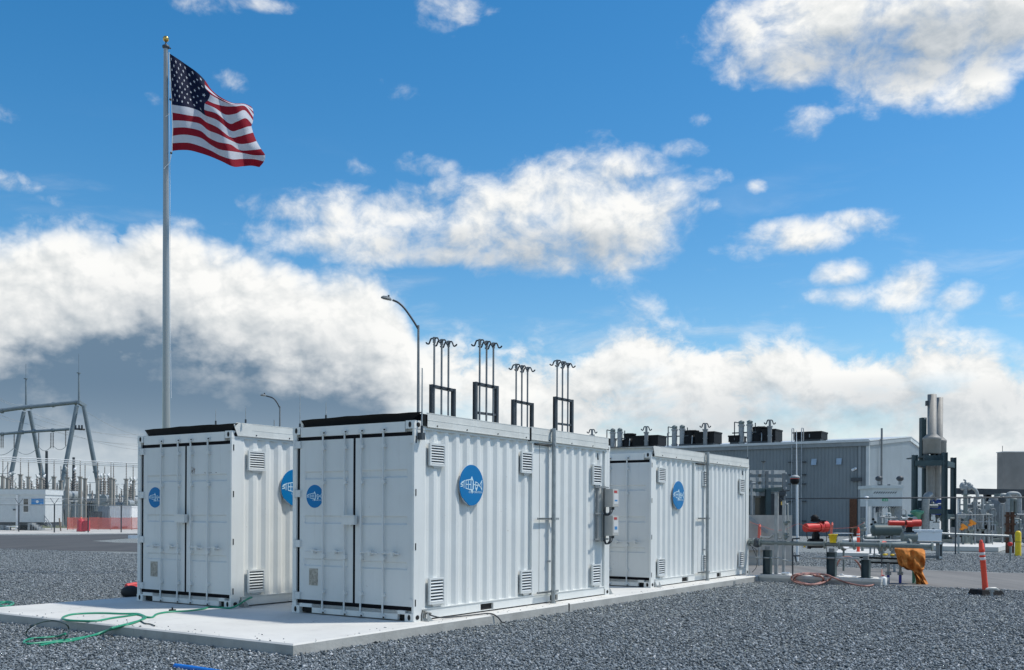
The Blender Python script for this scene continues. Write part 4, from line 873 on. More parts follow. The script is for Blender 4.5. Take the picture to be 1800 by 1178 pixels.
# transformer-like grey mass low in the yard
for i, (px, Y, w_, h_) in enumerate(((120, 128, 3.5, 3.6), (162, 140, 5, 4.6), (210, 130, 4, 4.0))):
    p = at(px, 900, Y); T = thing('transformer', ('grey transformer low in the yard right of the trailer', 'larger grey transformer between the right A-frame legs', 'grey transformer behind the white shed')[i], 'transformer', (p.x, Y, 0), 0, 'grey transformers in the switchyard')
    b = MB(WM[T.name]).use('far_grey'); b.box((-w_ / 2, -1, .3), (w_ / 2, 1, h_ - 1)); b.build('tank', None, T)
    b = MB(WM[T.name]).use('mid_grey'); [b.box((-w_ / 2 + .2 + j * .3, -1.6, .8), (-w_ / 2 + .3 + j * .3, -1.0, h_ - 1.3)) for j in range(int(w_ / .3))]; b.build('radiator', None, T)
    for x in (-1, 0, 1): b = MB(WM[T.name]).use('insulator'); b.lathe((x * w_ / 3.4, 0, h_ - 1), [(.1, 0), (.18, .1), (.1, .2), (.18, .4), (.1, .5), (.16, .7), (.06, 1.2)], 8); b.build('bushing', None, T)
# grass bank beyond the fence
struct('grass_bank', MB().use('far_tan').add([at(60, 912, 120), at(262, 914, 120), at(262, 921, 100), at(60, 921, 100)], [(0, 1, 2, 3)])) if False else None
mat('dry_grass', (.16, .17, .09), .95, var=.35, vscale=.4); flat('grass', [(-90, 104), (-30, 104), (-20, 240), (-160, 240)], .004, 'dry_grass')
# trailer office
TY = 91.0
def tr(px, py, d=0): return at(px, py, TY + d)
zb, ztp = tr(40, 918).z, tr(40, 860).z; xr = tr(79.5, 890).x; xl = xr - 13.0
T = thing('office_trailer', 'white office trailer with a small window and a blue sign on its side', 'trailer', (xr, TY, 0)); M = WM[T.name]
b = MB().use('trailer_wall'); b.box((xl, TY, zb), (xr, TY + 3.4, ztp - .5)); 
for i in range(9): b.box((xl + 1.45 * i + .1, TY - .012, zb + .04), (xl + 1.45 * i + .13, TY, ztp - .5))
b.build('body', None, T)
b = MB().use('trailer_wall'); b.box((xl - .1, TY - .12, ztp - .5), (xr + .08, TY + 3.5, ztp - .03)); b.use('gal_dull'); b.box((xl - .12, TY - .13, ztp - .03), (xr + .1, TY + 3.52, ztp + .02)); b.build('roof_band', None, T)
a, c = tr(41, 876), tr(51, 901); b = MB().use('far_white'); b.box((a.x, TY - .05, c.z), (c.x, TY, a.z)); wd = b.build('window', None, T)
b = MB().use('glass_dark'); mz = (a.z + c.z) / 2; b.box((a.x + .05, TY - .065, mz + .03), (c.x - .05, TY - .0505, a.z - .06)); b.box((a.x + .05, TY - .065, c.z + .06), (c.x - .05, TY - .0505, mz - .03)); b.build('pane', None, wd)
a, c = tr(55.5, 876.5), tr(76.5, 887.5); b = MB().use('label_blue'); b.box((a.x, TY - .05, c.z), (c.x, TY, a.z)); b.use('cooler_white'); b.cyl(((a.x + c.x) / 2, TY - .055, (a.z + c.z) / 2), ((a.x + c.x) / 2, TY - .0505, (a.z + c.z) / 2), .13, n=16); b.box((c.x - .32, TY - .054, c.z + .06), (c.x - .08, TY - .0505, c.z + .09)); b.build('blue_sign', None, T)
b = MB().use('far_white'); p = tr(31, 870); b.box((p.x - .09, TY - .16, .15), (p.x + .09, TY - .02, p.z)); b.use('galvanised'); b.build('downpipe', None, T)
b = MB().use('steel_dark'); p = tr(26, 896); b.cbox((p.x, TY - .08, p.z), (.22, .12, .14)); b.build('wall_lamp', None, T)
b = MB().use('steel_dark'); b.box((xl, TY + .3, zb - .28), (xr - .1, TY + 3.2, zb)); b.build('chassis', None, T)
for px in (2, 9): p = tr(px, 925); b = MB().use('gal_dull'); b.box((p.x - .22, TY + .2, 0), (p.x + .22, TY + .7, zb - .28)); b.build('support_pier', None, T)
for px in (32, 40, 47): p = tr(px, 925); b = MB().use('rubber'); b.cyl((p.x, TY + .35, .42), (p.x, TY + .65, .42), .42, n=16); b.build('wheel', None, T)
T = thing('entry_steps', 'grey wooden steps with a slanting handrail at the right end of the trailer', 'steps', tr(72, 930)*1); T.location.z = 0; WM[T.name] = Matrix.Translation(T.location)
b = MB().use('gal_dull')
for i in range(5): p = tr(66 + i * 4.2, 919 + i * 3.2, .4); b.box((p.x - .28, TY - .9, 0), (p.x + .1, TY + .2, p.z))
b.build('steps', None, T)
b = MB().use('far_steel'); b.beam(tr(78, 906, -.4), tr(91, 924, -.4), .06, .06); b.beam(tr(78, 906, -.4), tr(78, 920, -.4), .06, .06); b.beam(tr(91, 924, -.4), tr(91, 931, -.4), .06, .06); b.beam(tr(80, 914, -.4), tr(89, 927, -.4), .05, .05); b.build('handrail', None, T)
b = MB().use('cooler_white'); p = tr(22, 930, -1); b.cbox((p.x, p.y, .35), (.9, .4, .08)); b.cbox((p.x - .3, p.y, .17), (.06, .06, .34)); b.cbox((p.x + .3, p.y, .17), (.06, .06, .34)); one('low_bench', b, None, 'low white bench under the front edge of the trailer', 'bench', (p.x, p.y, 0))
b = MB().use('wood'); p = at(107, 922, 88); b.beam((p.x, 88, 0), (p.x - .15, 88, 1.15), .09, .09); one('wooden_stake', b, None, 'short leaning wooden stake on the pale ground beyond the fence', 'stake', (p.x, 88, 0))
# fence with Y-topped posts
fxs = [(-28, 933.5), (33, 934.5), (95.5, 936), (155, 936), (213, 935.8), (271, 935.5)]
T = thing('chain_link_fence', 'thin chain-link fence on dark posts with barbed-wire arms, across the left', 'fence', gp(95.5, 936, 0)); FP = [gp(x, y, 0) for x, y in fxs]
for p in FP:
    b = MB().use('mid_grey'); b.use('steel_dark'); b.cyl(p, p + Vector((0, 0, 2.35)), .055, n=8)
    b.beam(p + Vector((0, 0, 2.35)), p + Vector((.35, 0, 2.85)), .03, .03); b.beam(p + Vector((0, 0, 2.35)), p + Vector((-.35, 0, 2.85)), .03, .03); b.build('post', None, T)
b = MB().use('gal_dull'); [b.cyl(p + Vector((0, -.03, 2.3)), q + Vector((0, -.03, 2.3)), .04, n=6) for p, q in zip(FP, FP[1:])]; b.build('top_rail', None, T)
b = MB().use('chain_link'); [b.quad(p + Vector((0, -.01, .05)), q + Vector((0, -.01, .05)), q + Vector((0, -.01, 2.3)), p + Vector((0, -.01, 2.3))) for p, q in zip(FP, FP[1:])]; b.build('mesh_panel', None, T)
b = MB().use('far_steel')
for h_, dx in ((2.55, .14), (2.7, .24), (2.83, .34)):
    for sg in (-1, 1): [b.cyl(p + Vector((dx * sg, 0, h_)), q + Vector((dx * sg, 0, h_)), .012, n=4) for p, q in zip(FP, FP[1:])]
b.build('barbed_wire', None, T)
# red mesh barrier, drum, shed, grey box
T = thing('mesh_barrier', 'bright red plastic mesh barrier stretched along the ground in front of the sheds', 'barrier', at(180, 925, 94)); T.location.z = 0; WM[T.name] = Matrix.Translation(T.location)
bp = [at(x, 925, 93 + i * .25) for i, x in enumerate((118, 128, 143, 157, 172, 194, 213, 231, 250, 268))]; b = MB().use('barrier_mesh')
for p, q in zip(bp, bp[1:]): b.quad(Vector((p.x, p.y, .05)), Vector((q.x, q.y, .05)), Vector((q.x, q.y, 1.15 + random.random() * .1)), Vector((p.x, p.y, 1.2)))
b.build('mesh', None, T)
for p in bp: b = MB().use('wood'); b.beam((p.x, p.y + .04, 0), (p.x, p.y + .04, 1.3), .05, .05); b.build('stake', None, T)
p = gp(142.5, 934.5, 0); T = thing('water_pump', 'bright red drum-like pump with a side box and pale cap, beyond the fence', 'pump', p)
b = MB().use('hydrant_red'); b.lathe(p, [(.36, 0), (.38, .1), (.34, .2), (.32, .9), (.25, 1.05), (.1, 1.1)], 16); b.build('body', None, T)
b = MB().use('hydrant_red'); b.box((p.x + .28, p.y - .25, .05), (p.x + .68, p.y + .25, .95)); b.build('side_box', None, T); b = MB().use('faded_orange'); b.lathe(p, [(.08, 1.1), (.10, 1.2), (.02, 1.27)], 10); b.build('cap', None, T)
def shed(px0, px1, y0, Y, m, label, d=3.0, doors=False):
    a, c = at(px0, y0, Y), at(px1, y0, Y); T = thing('storage_container' if m != 'steel_dark' else 'equipment_cabinet', label, 'container' if m != 'steel_dark' else 'cabinet', (a.x, Y, 0), 0, 'storage boxes beyond the red barrier')
    b = MB().use(m); n = max(3, int((c.x - a.x) / .27)); V = []
    for z in (.08, a.z):
        for i in range(n * 2 + 1): V.append((a.x + (c.x - a.x) * i / (2 * n), Y + (.0 if i % 2 else .05), z))
    k = 2 * n + 1; b.add(V, [(i, i + 1, k + i + 1, k + i) for i in range(k - 1)]); b.box((a.x, Y + .06, .08), (c.x, Y + d, a.z)); b.build('wall', None, T)
    b = MB().use(m); b.box((a.x - .03, Y - .04, a.z - .1), (c.x + .03, Y + d, a.z + .03)); b.build('roof_frame', None, T)
    return T, a, c
shed(157.5, 171.5, 899.5, 100, 'steel_dark', 'dark box cabinet left of the grey shed', 2.0); shed(172, 192.5, 890.5, 101, 'far_grey', 'pale grey ribbed storage container between the dark box and the white one'); 
T, a, c = shed(193, 231, 890.0, 99, 'far_white', 'white ribbed storage container behind the red mesh, near the left container')
b = MB().use('dark_hole'); [b.box((a.x + q, 98.9, .06), (a.x + q + .55, 98.96, .26)) for q in (.3, 1.25)]; b.build('fork_pocket', None, T)
b = MB().use('cooler_white'); p = gp(236, 946.5, 0); b.cbox((p.x, p.y, .1), (.7, .3, .2), .1); one('white_block', b, None, 'small white block on the ground beside the left container', 'block', p)
# ------------------------------------------------------------------ big grey metal building (site frame: long wall along t)
BC = at(1525, 943, 82); BC.z = 0; bs, bt, _ = site(BC)
mat('vent_blue', (.32, .42, .52), .5)
T = thing('metal_building', 'long dark blue-grey metal building with a gable end coloured as sunlit, behind the pipework', 'building', BC, YAW); M = WM[T.name]
# local: x = V (depth), y = U (to the left); corner at origin
EH = 7.95; GL = 33.0; RH = 9.35; BL = 44.0
def ribs(b, x0, y0, x1, y1, zf, step=.30, out=.03, nrm=(0, -1)):
    L = math.hypot(x1 - x0, y1 - y0); n = int(L / step); d = ((x1 - x0) / L, (y1 - y0) / L)
    for i in range(n):
        o = i * step; rs = [(o, 0), (o + step * .72, 0), (o + step * .8, out), (o + step * .92, out), (o + step, 0)]
        V = []
        for u, q in rs: X_, Y_ = x0 + d[0] * u + nrm[0] * q, y0 + d[1] * u + nrm[1] * q; V += [(X_, Y_, 0), (X_, Y_, zf(u))]
        b.add(V, [(2 * k, 2 * k + 2, 2 * k + 3, 2 * k + 1) for k in range(4)])
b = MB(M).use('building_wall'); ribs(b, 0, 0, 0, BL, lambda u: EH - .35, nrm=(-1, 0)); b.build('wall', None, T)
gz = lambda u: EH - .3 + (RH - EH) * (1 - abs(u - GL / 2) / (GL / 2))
b = MB(M).use('building_wall_lit'); ribs(b, 0, 0, GL, 0, gz, nrm=(0, -1)); b.build('gable_wall', None, T)
b = MB(M).use('roof_metal')
b.plate([(-.25, -.2, EH), (GL / 2, -.2, RH + .05), (GL / 2, BL, RH + .05), (-.25, BL, EH)], (0, 0, .10)); b.plate([(GL / 2, -.2, RH + .05), (GL + .2, -.2, EH), (GL + .2, BL, EH), (GL / 2, BL, RH + .05)], (0, 0, .10)); R_ = b.build('roof', None, T)
b = MB(M).use('eave_trim'); b.box((-.24, -.15, EH - .38), (-.06, BL, EH - .02)); b.use('roof_metal'); b.box((-.36, -.15, EH - .05), (-.245, BL, EH + .16)); b.build('gutter', None, R_)
b = MB(M).use('eave_trim'); b.plate([(0, -.16, EH - .35), (GL / 2, -.16, RH - .30), (GL / 2, -.16, RH + .02), (0, -.16, EH - .03)], (0, .08, 0)); b.use('roof_metal'); b.plate([(GL / 2, -.16, RH - .30), (GL, -.16, EH - .35), (GL, -.16, EH - .03), (GL / 2, -.16, RH + .02)], (0, .08, 0)); b.build('rake_trim', None, R_)
b = MB(M).use('roof_metal'); b.box((-.10, -.12, 0), (.05, .14, EH - .35)); b.use('eave_trim'); b.box((-.13, .55, 0), (-.055, .75, EH - .4)); b.build('downspout', None, T)
def wall_pt(px, py, dx=-.06):    # point on the long wall, local coordinates
    p = ps(px, py, bs + dx); q = M.inverted() @ p; return q
for px, py in ((1431, 812), (1475, 811)):
    q = wall_pt(px, py); b = MB(M).use('vent_blue'); b.plate([(-.22, q.y - .22, q.z - .28), (-.22, q.y + .22, q.z - .28), (-.06, q.y + .22, q.z + .26), (-.06, q.y - .22, q.z + .26)], (-.02, 0, 0)); b.box((-.2, q.y - .21, q.z - .26), (-.06, q.y + .21, q.z - .24)); b.build('wall_vent', None, T)
q = wall_pt(1505, 825); b = MB(M).use('cooler_white'); b.cyl((-.1, q.y, q.z + .08), (-.42, q.y + .25, q.z - .08), .10, n=10); b.use('gal_dull'); b.cyl((-.06, q.y, q.z), (-.4, q.y + .1, q.z), .05, n=6); b.build('security_camera', None, T)
q = wall_pt(1506, 843); b = MB(M).use('steel_dark'); b.box((-.3, q.y - .42, q.z - .15), (-.06, q.y + .42, q.z + .15)); b.build('wall_pack', None, T)
q = wall_pt(1500, 900); b = MB(M).use('rust'); b.box((-.14, q.y - .30, 0), (-.055, q.y + .30, wall_pt(1500, 876).z)); b.build('door_slot', None, T)
q = M.inverted() @ (BC + VD * 0 + Vector((0, 0, 5)))
for t_, z in ((3.0, 4.75),): b = MB(M).use('steel_dark'); b.tube(smooth_path([(3, -.05, 2.0), (3, -.35, 3.9), (3.0, -.7, 4.1), (3.0, -1.0, 3.75)]), .22, 8); b.build('wall_hood', None, T)
b = MB(M).use('mid_grey'); b.cyl((3.6, -.3, 0), (3.6, -.3, 9.3), .09, n=8); b.build('standpipe', None, T)
# ladder on the long wall
q0, q1 = wall_pt(1395, 760), wall_pt(1409, 760); T2 = thing('wall_ladder', 'caged roof ladder with looped handrails standing against the dark building wall', 'ladder', M @ Vector((-.3, (q0.y + q1.y) / 2, 0)), YAW); M2 = WM[T2.name]
for y in (-.42, .42):
    b = MB(M2).use('far_steel'); b.tube([(0, y, .3), (0, y, EH + 1.25), (.1, y, EH + 1.35), (.45, y, EH + 1.35), (.55, y, EH + 1.25), (.55, y, EH + .25)], .04, 6); b.build('rail', None, T2)
b = MB(M2).use('eave_trim'); [b.cyl((0, -.42, .6 + .32 * i), (0, .42, .6 + .32 * i), .018, n=5) for i in range(23)]; b.build('rungs', None, T2)
b = MB(M2).use('steel_dark')
for z in (1.2, 2.9, 4.4, 5.2, 6.3): b.box((.0, -.75, z), (.26, -.42, z + .09)); b.box((.0, .42, z), (.26, .75, z + .09))
b.build('stand_off', None, T2)
# roof-top equipment
def roof_pt(px, d):        # local y on a line d metres behind the wall, world z of the roof there
    p = ps(px, 800, bs + d); q = M.inverted() @ p; return q.y, EH + .12 + (RH - EH) * d / (GL / 2), p
def hgt(py, px, d): return ps(px, py, bs + d).z
def roof_unit(xc, wtop, kinds):
    pass
RD = 4.0
def fan(px, py, rpx, label):
    y, zr, p = roof_pt(px, RD); zt_ = hgt(py, px, RD); r = rpx / F * p.y * 1.0; T = thing('roof_fan', label, 'roof fan', M @ Vector((RD, y, zr)), YAW, 'black round fan housings on the building roof'); m = WM[T.name]
    b = MB(m).use('blade_black'); h = zt_ - zr; b.lathe((0, 0, 0), [(r * 1.18, 0), (r * 1.18, h * .55), (r * .98, h * .62), (r * .98, h * .9), (r * 1.04, h * .92), (r * 1.04, h), (r * .9, h)], 20); b.build('housing', None, T)
    b = MB(m).use('steel_dark'); b.box((-r * 1.3, -r * 1.3, -.1), (r * 1.3, r * 1.3, .12)); b.build('curb', None, T)
    b = MB(m).use('steel_dark'); [b.beam((cos(a) * r * .98, sin(a) * r * .98, h + .02), (0, 0, h + .06), .05, .04) for a in (0, pi / 3, 2 * pi / 3, pi, 4 * pi / 3, 5 * pi / 3)]; b.build('guard', None, T)
    b = MB(m).use('gal_dull'); b.tube(smooth_path([(-r * 1.2, -r * .6, h * .6), (-r * 1.7, -r * .8, h * .4), (-r * 1.8, -r * .8, .1)]), .05, 6); b.build('conduit', None, T)
def rbox(px0, px1, py, label, d=RD):
    y1, zr, p = roof_pt(px0, d); y0, _, p2 = roof_pt(px1, d); h = hgt(py, (px0 + px1) / 2, d) - zr; T = thing('roof_box', label, 'roof unit', M @ Vector((d, (y0 + y1) / 2, zr)), YAW, 'black box units on the building roof'); m = WM[T.name]; w_ = (y1 - y0) / 2
    b = MB(m).use('blade_black'); b.box((-1, -w_, .15), (1, w_, h)); b.box((-1.04, -w_ - .04, h - .12), (1.04, w_ + .04, h + .02)); b.build('housing', None, T)
    b = MB(m).use('steel_dark'); b.box((-.9, -w_ + .1, -.2), (.9, w_ - .1, .15)); b.build('curb', None, T)
    b = MB(m).use('mid_grey'); b.box((-1.012, -w_ * .2, .3), (-1.0, -w_ * .14, h - .2)); b.build('panel_seam', None, T)
def gneck(px, py, label, d=RD - 1.2):
    y, zr, p = roof_pt(px, d); zt_ = hgt(py, px, d); T = thing('roof_vent', label, 'roof vent', M @ Vector((d, y, zr)), YAW, 'double gooseneck vents on the building roof'); m = WM[T.name]; h = zt_ - zr
    b = MB(m).use('mid_grey'); b.cyl((0, 0, -.3), (0, 0, h * .72), .20, n=12); b.cyl((0, 0, h * .68), (0, 0, h * .74), .27, n=12); b.cyl((0, 0, h * .3), (0, 0, h * .34), .25, n=12); b.cyl((0, 0, h * .72), (0, 0, h), .11, n=10); b.build('riser_pipe', None, T)
    b = MB(m).use('steel_dark'); gooseneck(b, Vector((0, 0, h)), Vector((VD.x, UD.x, 0)), .50, .36, .055); b.build('gooseneck', None, T)
def cluster(px, py, label, d=RD - .6):
    y, zr, p = roof_pt(px, d); zt_ = hgt(py, px, d); h = zt_ - zr; T = thing('exhaust_cluster', label, 'exhaust pipes', M @ Vector((d, y, zr)), YAW, 'twin exhaust pipe clusters on the building roof'); m = WM[T.name]
    for yy in (-.42, .38):
        b = MB(m).use('gal_dull'); b.cyl((0, yy, 0), (0, yy, h * .88), .26, n=12); b.cyl((0, yy, h * .8), (0, yy, h * .86), .33, n=12); b.cyl((0, yy, .1), (0, yy, .2), .33, n=12); b.use('skid_green'); b.ball((0, yy, h * .93), .28, 8, 6); b.cyl((-.2, yy - .3, h * .96), (.2, yy + .3, h), .09, n=6); b.build('stack', None, T)
    b = MB(m).use('steel_dark'); b.cyl((0, 1.05, 0), (0, 1.05, h), .05, n=6); b.cyl((0, -.95, 0), (0, -.95, h * .92), .05, n=6); b.box((-.1, -1.1, h * .48), (.1, 1.25, h * .53)); b.box((.3, -.9, .0), (.5, 1.0, h * .4)) if False else None; b.cyl((0, 1.05, h), (.1, .5, h * .93), .05, n=6); b.build('frame', None, T)
fan(1107, 763, 11, 'round black fan housing nearest the container roof end'); fan(1215.5, 757.5, 13, 'round black fan housing in the middle of the building roof'); fan(1336, 751, 13, 'round black fan housing farthest right on the roof, with a box behind')
rbox(1119, 1164, 767, 'black box unit leftmost on the roof'); rbox(1228, 1262, 760.5, 'black box unit right of the middle round fan'); rbox(1345, 1369, 756, 'black box unit right of the rightmost round fan'); rbox(1287, 1305, 767, 'low black box left of the rightmost pipe cluster'); rbox(1400, 1449, 760.5, 'black box unit standing alone beside the ladder', 3.0); rbox(1067, 1075, 772, 'black box unit half hidden by the nearest container roof')
gneck(1040.5, 755, 'double gooseneck vent seen over the nearest container roof'); gneck(1136, 750, 'double gooseneck vent in front of the leftmost black box'); gneck(1239.5, 744.5, 'double gooseneck vent right of the middle round fan'); gneck(1353, 738.5, 'double gooseneck vent right of the rightmost round fan')
cluster(1083, 755, 'twin pipe cluster behind the gap between two containers'); cluster(1192, 749.5, 'twin pipe cluster left of the middle round fan'); cluster(1310, 741, 'twin pipe cluster left of the rightmost round fan')
b = MB(); y, zr, p = roof_pt(1173, 1.5); q = M @ Vector((1.5, y, zr)); b.use('mid_grey').cyl(q, q + Vector((0, 0, 1.3)), .04, n=6); b.cyl(q + Vector((0, 0, 1.3)), q + Vector((.2, 0, 1.35)), .05, n=6); one('roof_pipe', b, None, 'single thin bent pipe on the roof left of the middle pipe cluster', 'pipe', q)
# ------------------------------------------------------------------ exhaust tower
TWY = 59.0; g = gp(1642, 956, 0); cx, cy = g.x, TWY
T = thing('exhaust_tower', 'tall teal steel frame carrying two upright stainless silencer stacks', 'exhaust tower', (at(1642, 900, TWY).x, TWY, 0), 0); 
hz = at(1640, 800, TWY).z
corners = {'fl': at(1608, 800, TWY), 'fr': at(1660.5, 800, TWY - .6), 'bl': at(1625.5, 806, TWY + 3.2), 'br': at(1676, 803, TWY + 2.4)}
cw = {'fl': .24, 'fr': .23, 'bl': .22, 'br': .23}
for k, p in corners.items():
    w_ = cw[k]; b = MB().use('steel_teal'); z1 = hz + (.12 if k == 'fr' else 0)
    for q in (-1, 1): b.box((p.x + q * w_ / 2 - .03, p.y - w_ / 2, .0), (p.x + q * w_ / 2 + .03, p.y + w_ / 2, z1))
    b.box((p.x - w_ / 2 + .03, p.y - .03, 0), (p.x + w_ / 2 - .03, p.y + .03, z1 - .01)); b.box((p.x - .45, p.y - .45, .22), (p.x + .45, p.y + .45, .27)); b.build('column', None, T)
def bm(a, c, z, h, w_=.28): a = corners[a]; c = corners[c]; b = MB().use('steel_teal'); b.beam((a.x, a.y, z), (c.x, c.y, z), w_, h); b.build('beam', None, T)
for a, c in (('fl', 'fr'), ('fr', 'br'), ('br', 'bl'), ('bl', 'fl')): bm(a, c, hz - .50, .32, .2); bm(a, c, 2.0 if a != 'fr' else 1.7, .3)
b = MB().use('steel_teal'); a = at(1624, 798, TWY); c = at(1656, 798, TWY); b.box((a.x, TWY - .1, hz - .34), (c.x, TWY + .15, hz - .02)); b.box((a.x, TWY + .15, hz - .12), (c.x, TWY + 2.6, hz - .04)); b.build('platform', None, T)
def silencer(px, Y, w0, w1, y0, y1, y2, y3, mt='stainless'):   # narrow width, fat width, top, cone top, cone bottom, base
    p = at(px, 780, Y); k = Y / F; r0 = w0 / 2 * k; r1 = w1 / 2 * k; z = [at(px, q, Y).z for q in (y0, y1, y2, y3)]
    b = MB().use(mt); b.lathe((p.x, Y, 0), [(r0 * .9, z[0] - .02), (r0, z[0]), (r0, z[1]), (r1, z[2]), (r1 * 1.03, z[2] - .02), (r1 * 1.03, z[2] - .14), (r1 * .985, z[2] - .16), (r1 * .985, z[3] + .04), (r1 * .9, z[3])][::-1], 28); s_ = b.build('silencer', None, T)
    b = MB().use('steel_dark'); [b.box((p.x + q * r1 - .06, Y - .3, z[3] - .3), (p.x + q * r1 + .06, Y + .2, z[3])) for q in (-.7, .1, .6)]; b.build('support_lug', None, s_); return p
silencer(1638, TWY + .6, 15, 30, 693.5, 763, 769.5, 798); silencer(1651, TWY + 2.6, 12, 24, 699, 768, 774, 797)
b = MB().use('steel_teal'); a = at(1620.5, 734, TWY + 1); c = at(1629, 734, TWY + 1); b.box((a.x, TWY + 1, hz - .3), (c.x, TWY + 1.08, a.z)); b.box((a.x, TWY + 1.08, hz - .3), (a.x + .05, TWY + 1.4, a.z)); b.use('cloud_dot' if False else 'far_white'); p = at(1626, 736, TWY + .98); b.cyl((p.x, TWY + .985, p.z), (p.x, TWY + .998, p.z), .04, n=8); b.build('upright_plate', None, T)
b = MB().use('steel_dark'); p = at(1629, 709, TWY + .6); b.box((p.x - .05, p.y - .1, p.z - .15), (p.x + .1, p.y + .1, p.z + .15)); b.build('side_lug', None, T)
for px, y0, y1, r in ((1634, 815, 880, .20), (1639.5, 815, 878, .17), (1648, 815, 875, .24), (1643.5, 815, 880, .05), (1645, 830, 880, .04)):
    p, q = at(px, y0 - 12, TWY + 1.2), at(px, y1, TWY + 1.2); b = MB().use('stainless'); b.cyl(q, p, r, n=12); b.build('exhaust_pipe', None, T)
b = MB().use('pipe_grey'); b.tube(smooth_path([at(1627, 930, TWY - .3), at(1627, 890, TWY - .3), at(1629, 874, TWY - .2), at(1634, 870, TWY + .4)]), .22, 12); b.build('exhaust_pipe', None, T)
# engine skid bits below the tower
T = thing('engine_skid', 'compressor skid with a blue motor and green valves inside the teal tower', 'skid', (at(1640, 900, TWY + 1.4).x, TWY + 1.4, .24)); 
def P3(px, py, d=0): return at(px, py, TWY + 1.4 + d)
def pbox(b, px0, py0, px1, py1, Y, d=.6): a, c = at(px0, py1, Y), at(px1, py0, Y); b.box((a.x, Y, a.z), (c.x, Y + d, c.z)); return b
b = MB().use('motor_blue'); pbox(b, 1645, 878, 1658, 905, TWY + 1.2, .8); b.build('motor', None, T)
b = MB().use('steel_teal'); pbox(b, 1612, 880, 1662, 900, TWY + 2.4, .5); pbox(b, 1606, 935, 1668, 955, TWY + 1.6, 1.2); b.build('base', None, T)
b = MB().use('pipe_green'); p = P3(1612, 905, -1.8); b.lathe(p, [(.05, -.3), (.2, -.3), (.25, 0), (.38, .1), (.38, .22), (.1, .3)], 14); b.build('valve', None, T)
b = MB().use('teal_valve'); p = P3(1592, 912, -2); b.cyl(p - Vector((.35, 0, 0)), p + Vector((.4, 0, 0)), .26, n=12); b.build('valve', None, T)
rr = random.Random(11)
for i in range(14):
    x, y = rr.uniform(1610, 1665), rr.uniform(885, 940); b = MB().use(rr.choice(['pipe_grey', 'skid_green', 'gal_dull', 'steel_dark'])); p = P3(x, y, rr.uniform(-1, .6)); q = p + rr.choice([Vector((0, 0, -1.1)), Vector((.8, 0, 0)), Vector((0, 0, .7))]); b.cyl(p, q, rr.uniform(.04, .13), n=8); b.cyl(p, p + (q - p).normalized() * .06, .2, n=10); b.build('pipe', None, T)
# ------------------------------------------------------------------ piping helpers
def pipe_run(T, pts, r, m='pipe_grey', fl=True, name='pipe'):
    b = MB().use(m); b.tube(pts, r, 10); o = b.build(name, None, T)
    if fl:
        for a, c in ((pts[0], pts[1]), (pts[-1], pts[-2])):
            f = MB().use(m); d = (Vector(c) - Vector(a)).normalized(); f.cyl(a, Vector(a) + d * r * .6, r * 1.8, n=12); f.build('flange', None, o)
    return o
def elbow(P, k=5):
    out = [Vector(P[0])]
    for a, b_, c in zip(P, P[1:], P[2:]):
        a, b_, c = Vector(a), Vector(b_), Vector(c); L = min((a - b_).length, (c - b_).length) * .35; p = b_ + (a - b_).normalized() * L; q = b_ + (c - b_).normalized() * L
        out += [p.lerp(b_, t / k).lerp(b_.lerp(q, t / k), t / k) for t in range(k + 1)]
    return out + [Vector(P[-1])]
# pipe skid right of the tower (Y ~ 54)
def skid(label, Y, seed, x0, x1, ytop, n, name='pipe_skid'):
    r = random.Random(seed); c = at((x0 + x1) / 2, 900, Y); T = thing(name, label, 'pipe skid', (c.x, Y, .24), 0, 'grey piping skids right of the exhaust tower')
    for i in range(n):
        xa = x0 + (x1 - x0) * (i + .5) / n + r.uniform(-1.5, 1.5); yt = r.uniform(ytop, ytop + 45); dd = r.uniform(-1.2, 1.2); m = r.choice(['pipe_grey', 'pipe_grey', 'skid_green', 'gal_dull', 'skid_white', 'mid_grey'])
        xb = xa + r.uniform(-12, 12); yb = r.uniform(915, 950)
        if r.random() < .55: pts = elbow([at(xa, 955, Y + dd), at(xa, yt, Y + dd), at(xb, yt, Y + dd), at(xb, yb, Y + dd)])
        else: pts = [at(xa, 955, Y + dd), at(xa, yt, Y + dd)]
        o = pipe_run(T, pts, r.uniform(.022, .075), m)
        if r.random() < .6:
            q = at(xa, r.uniform(yt, 940), Y + dd); b = MB().use(m); b.ball(q, r.uniform(.09, .16), 10, 8); b.cyl(q, q + Vector((0, -.35, 0)), .04, n=6); b.cyl(q + Vector((0, -.35, 0)), q + Vector((0, -.38, 0)), .17, n=12); b.build('valve', None, T)
    for k in range(n // 3 + 2):
        y = r.uniform(ytop + 12, 945); a = at(x0 - 2, y, Y + r.uniform(-1, 1)); c2 = Vector((at(x1 + 2, y, a.y).x, a.y, a.z)); f = r.uniform(0, .5); g_ = r.uniform(.55, 1); pipe_run(T, [a.lerp(c2, f), a.lerp(c2, g_)], r.uniform(.02, .06), r.choice(['pipe_grey', 'gal_dull', 'skid_green', 'skid_white']))
    for k in range(3):
        q = at(r.uniform(x0, x1), r.uniform(930, 948), Y - .8); b = MB().use(r.choice(['skid_green', 'mid_grey', 'gal_dull'])); b.cbox(q, (r.uniform(.4, .9), .5, r.uniform(.3, .8))); b.build('control_box', None, T)
    b = MB().use('skid_green'); a, c2 = at(x0, 951, Y - 1), at(x1, 951, Y - 1); b.box((a.x, Y - 1, .24), (c2.x, Y + 1, .42)); b.build('base', None, T)
    return T
skid('crowded grey pipe skid right beside the teal tower', 54, 21, 1684, 1712, 872, 20)
skid('grey pipe skid left of the vessel with the arched pipes', 54.5, 22, 1712, 1745, 872, 22)
skid('grey pipe skid under the arched pipes at the right edge', 57, 23, 1764, 1812, 885, 20)
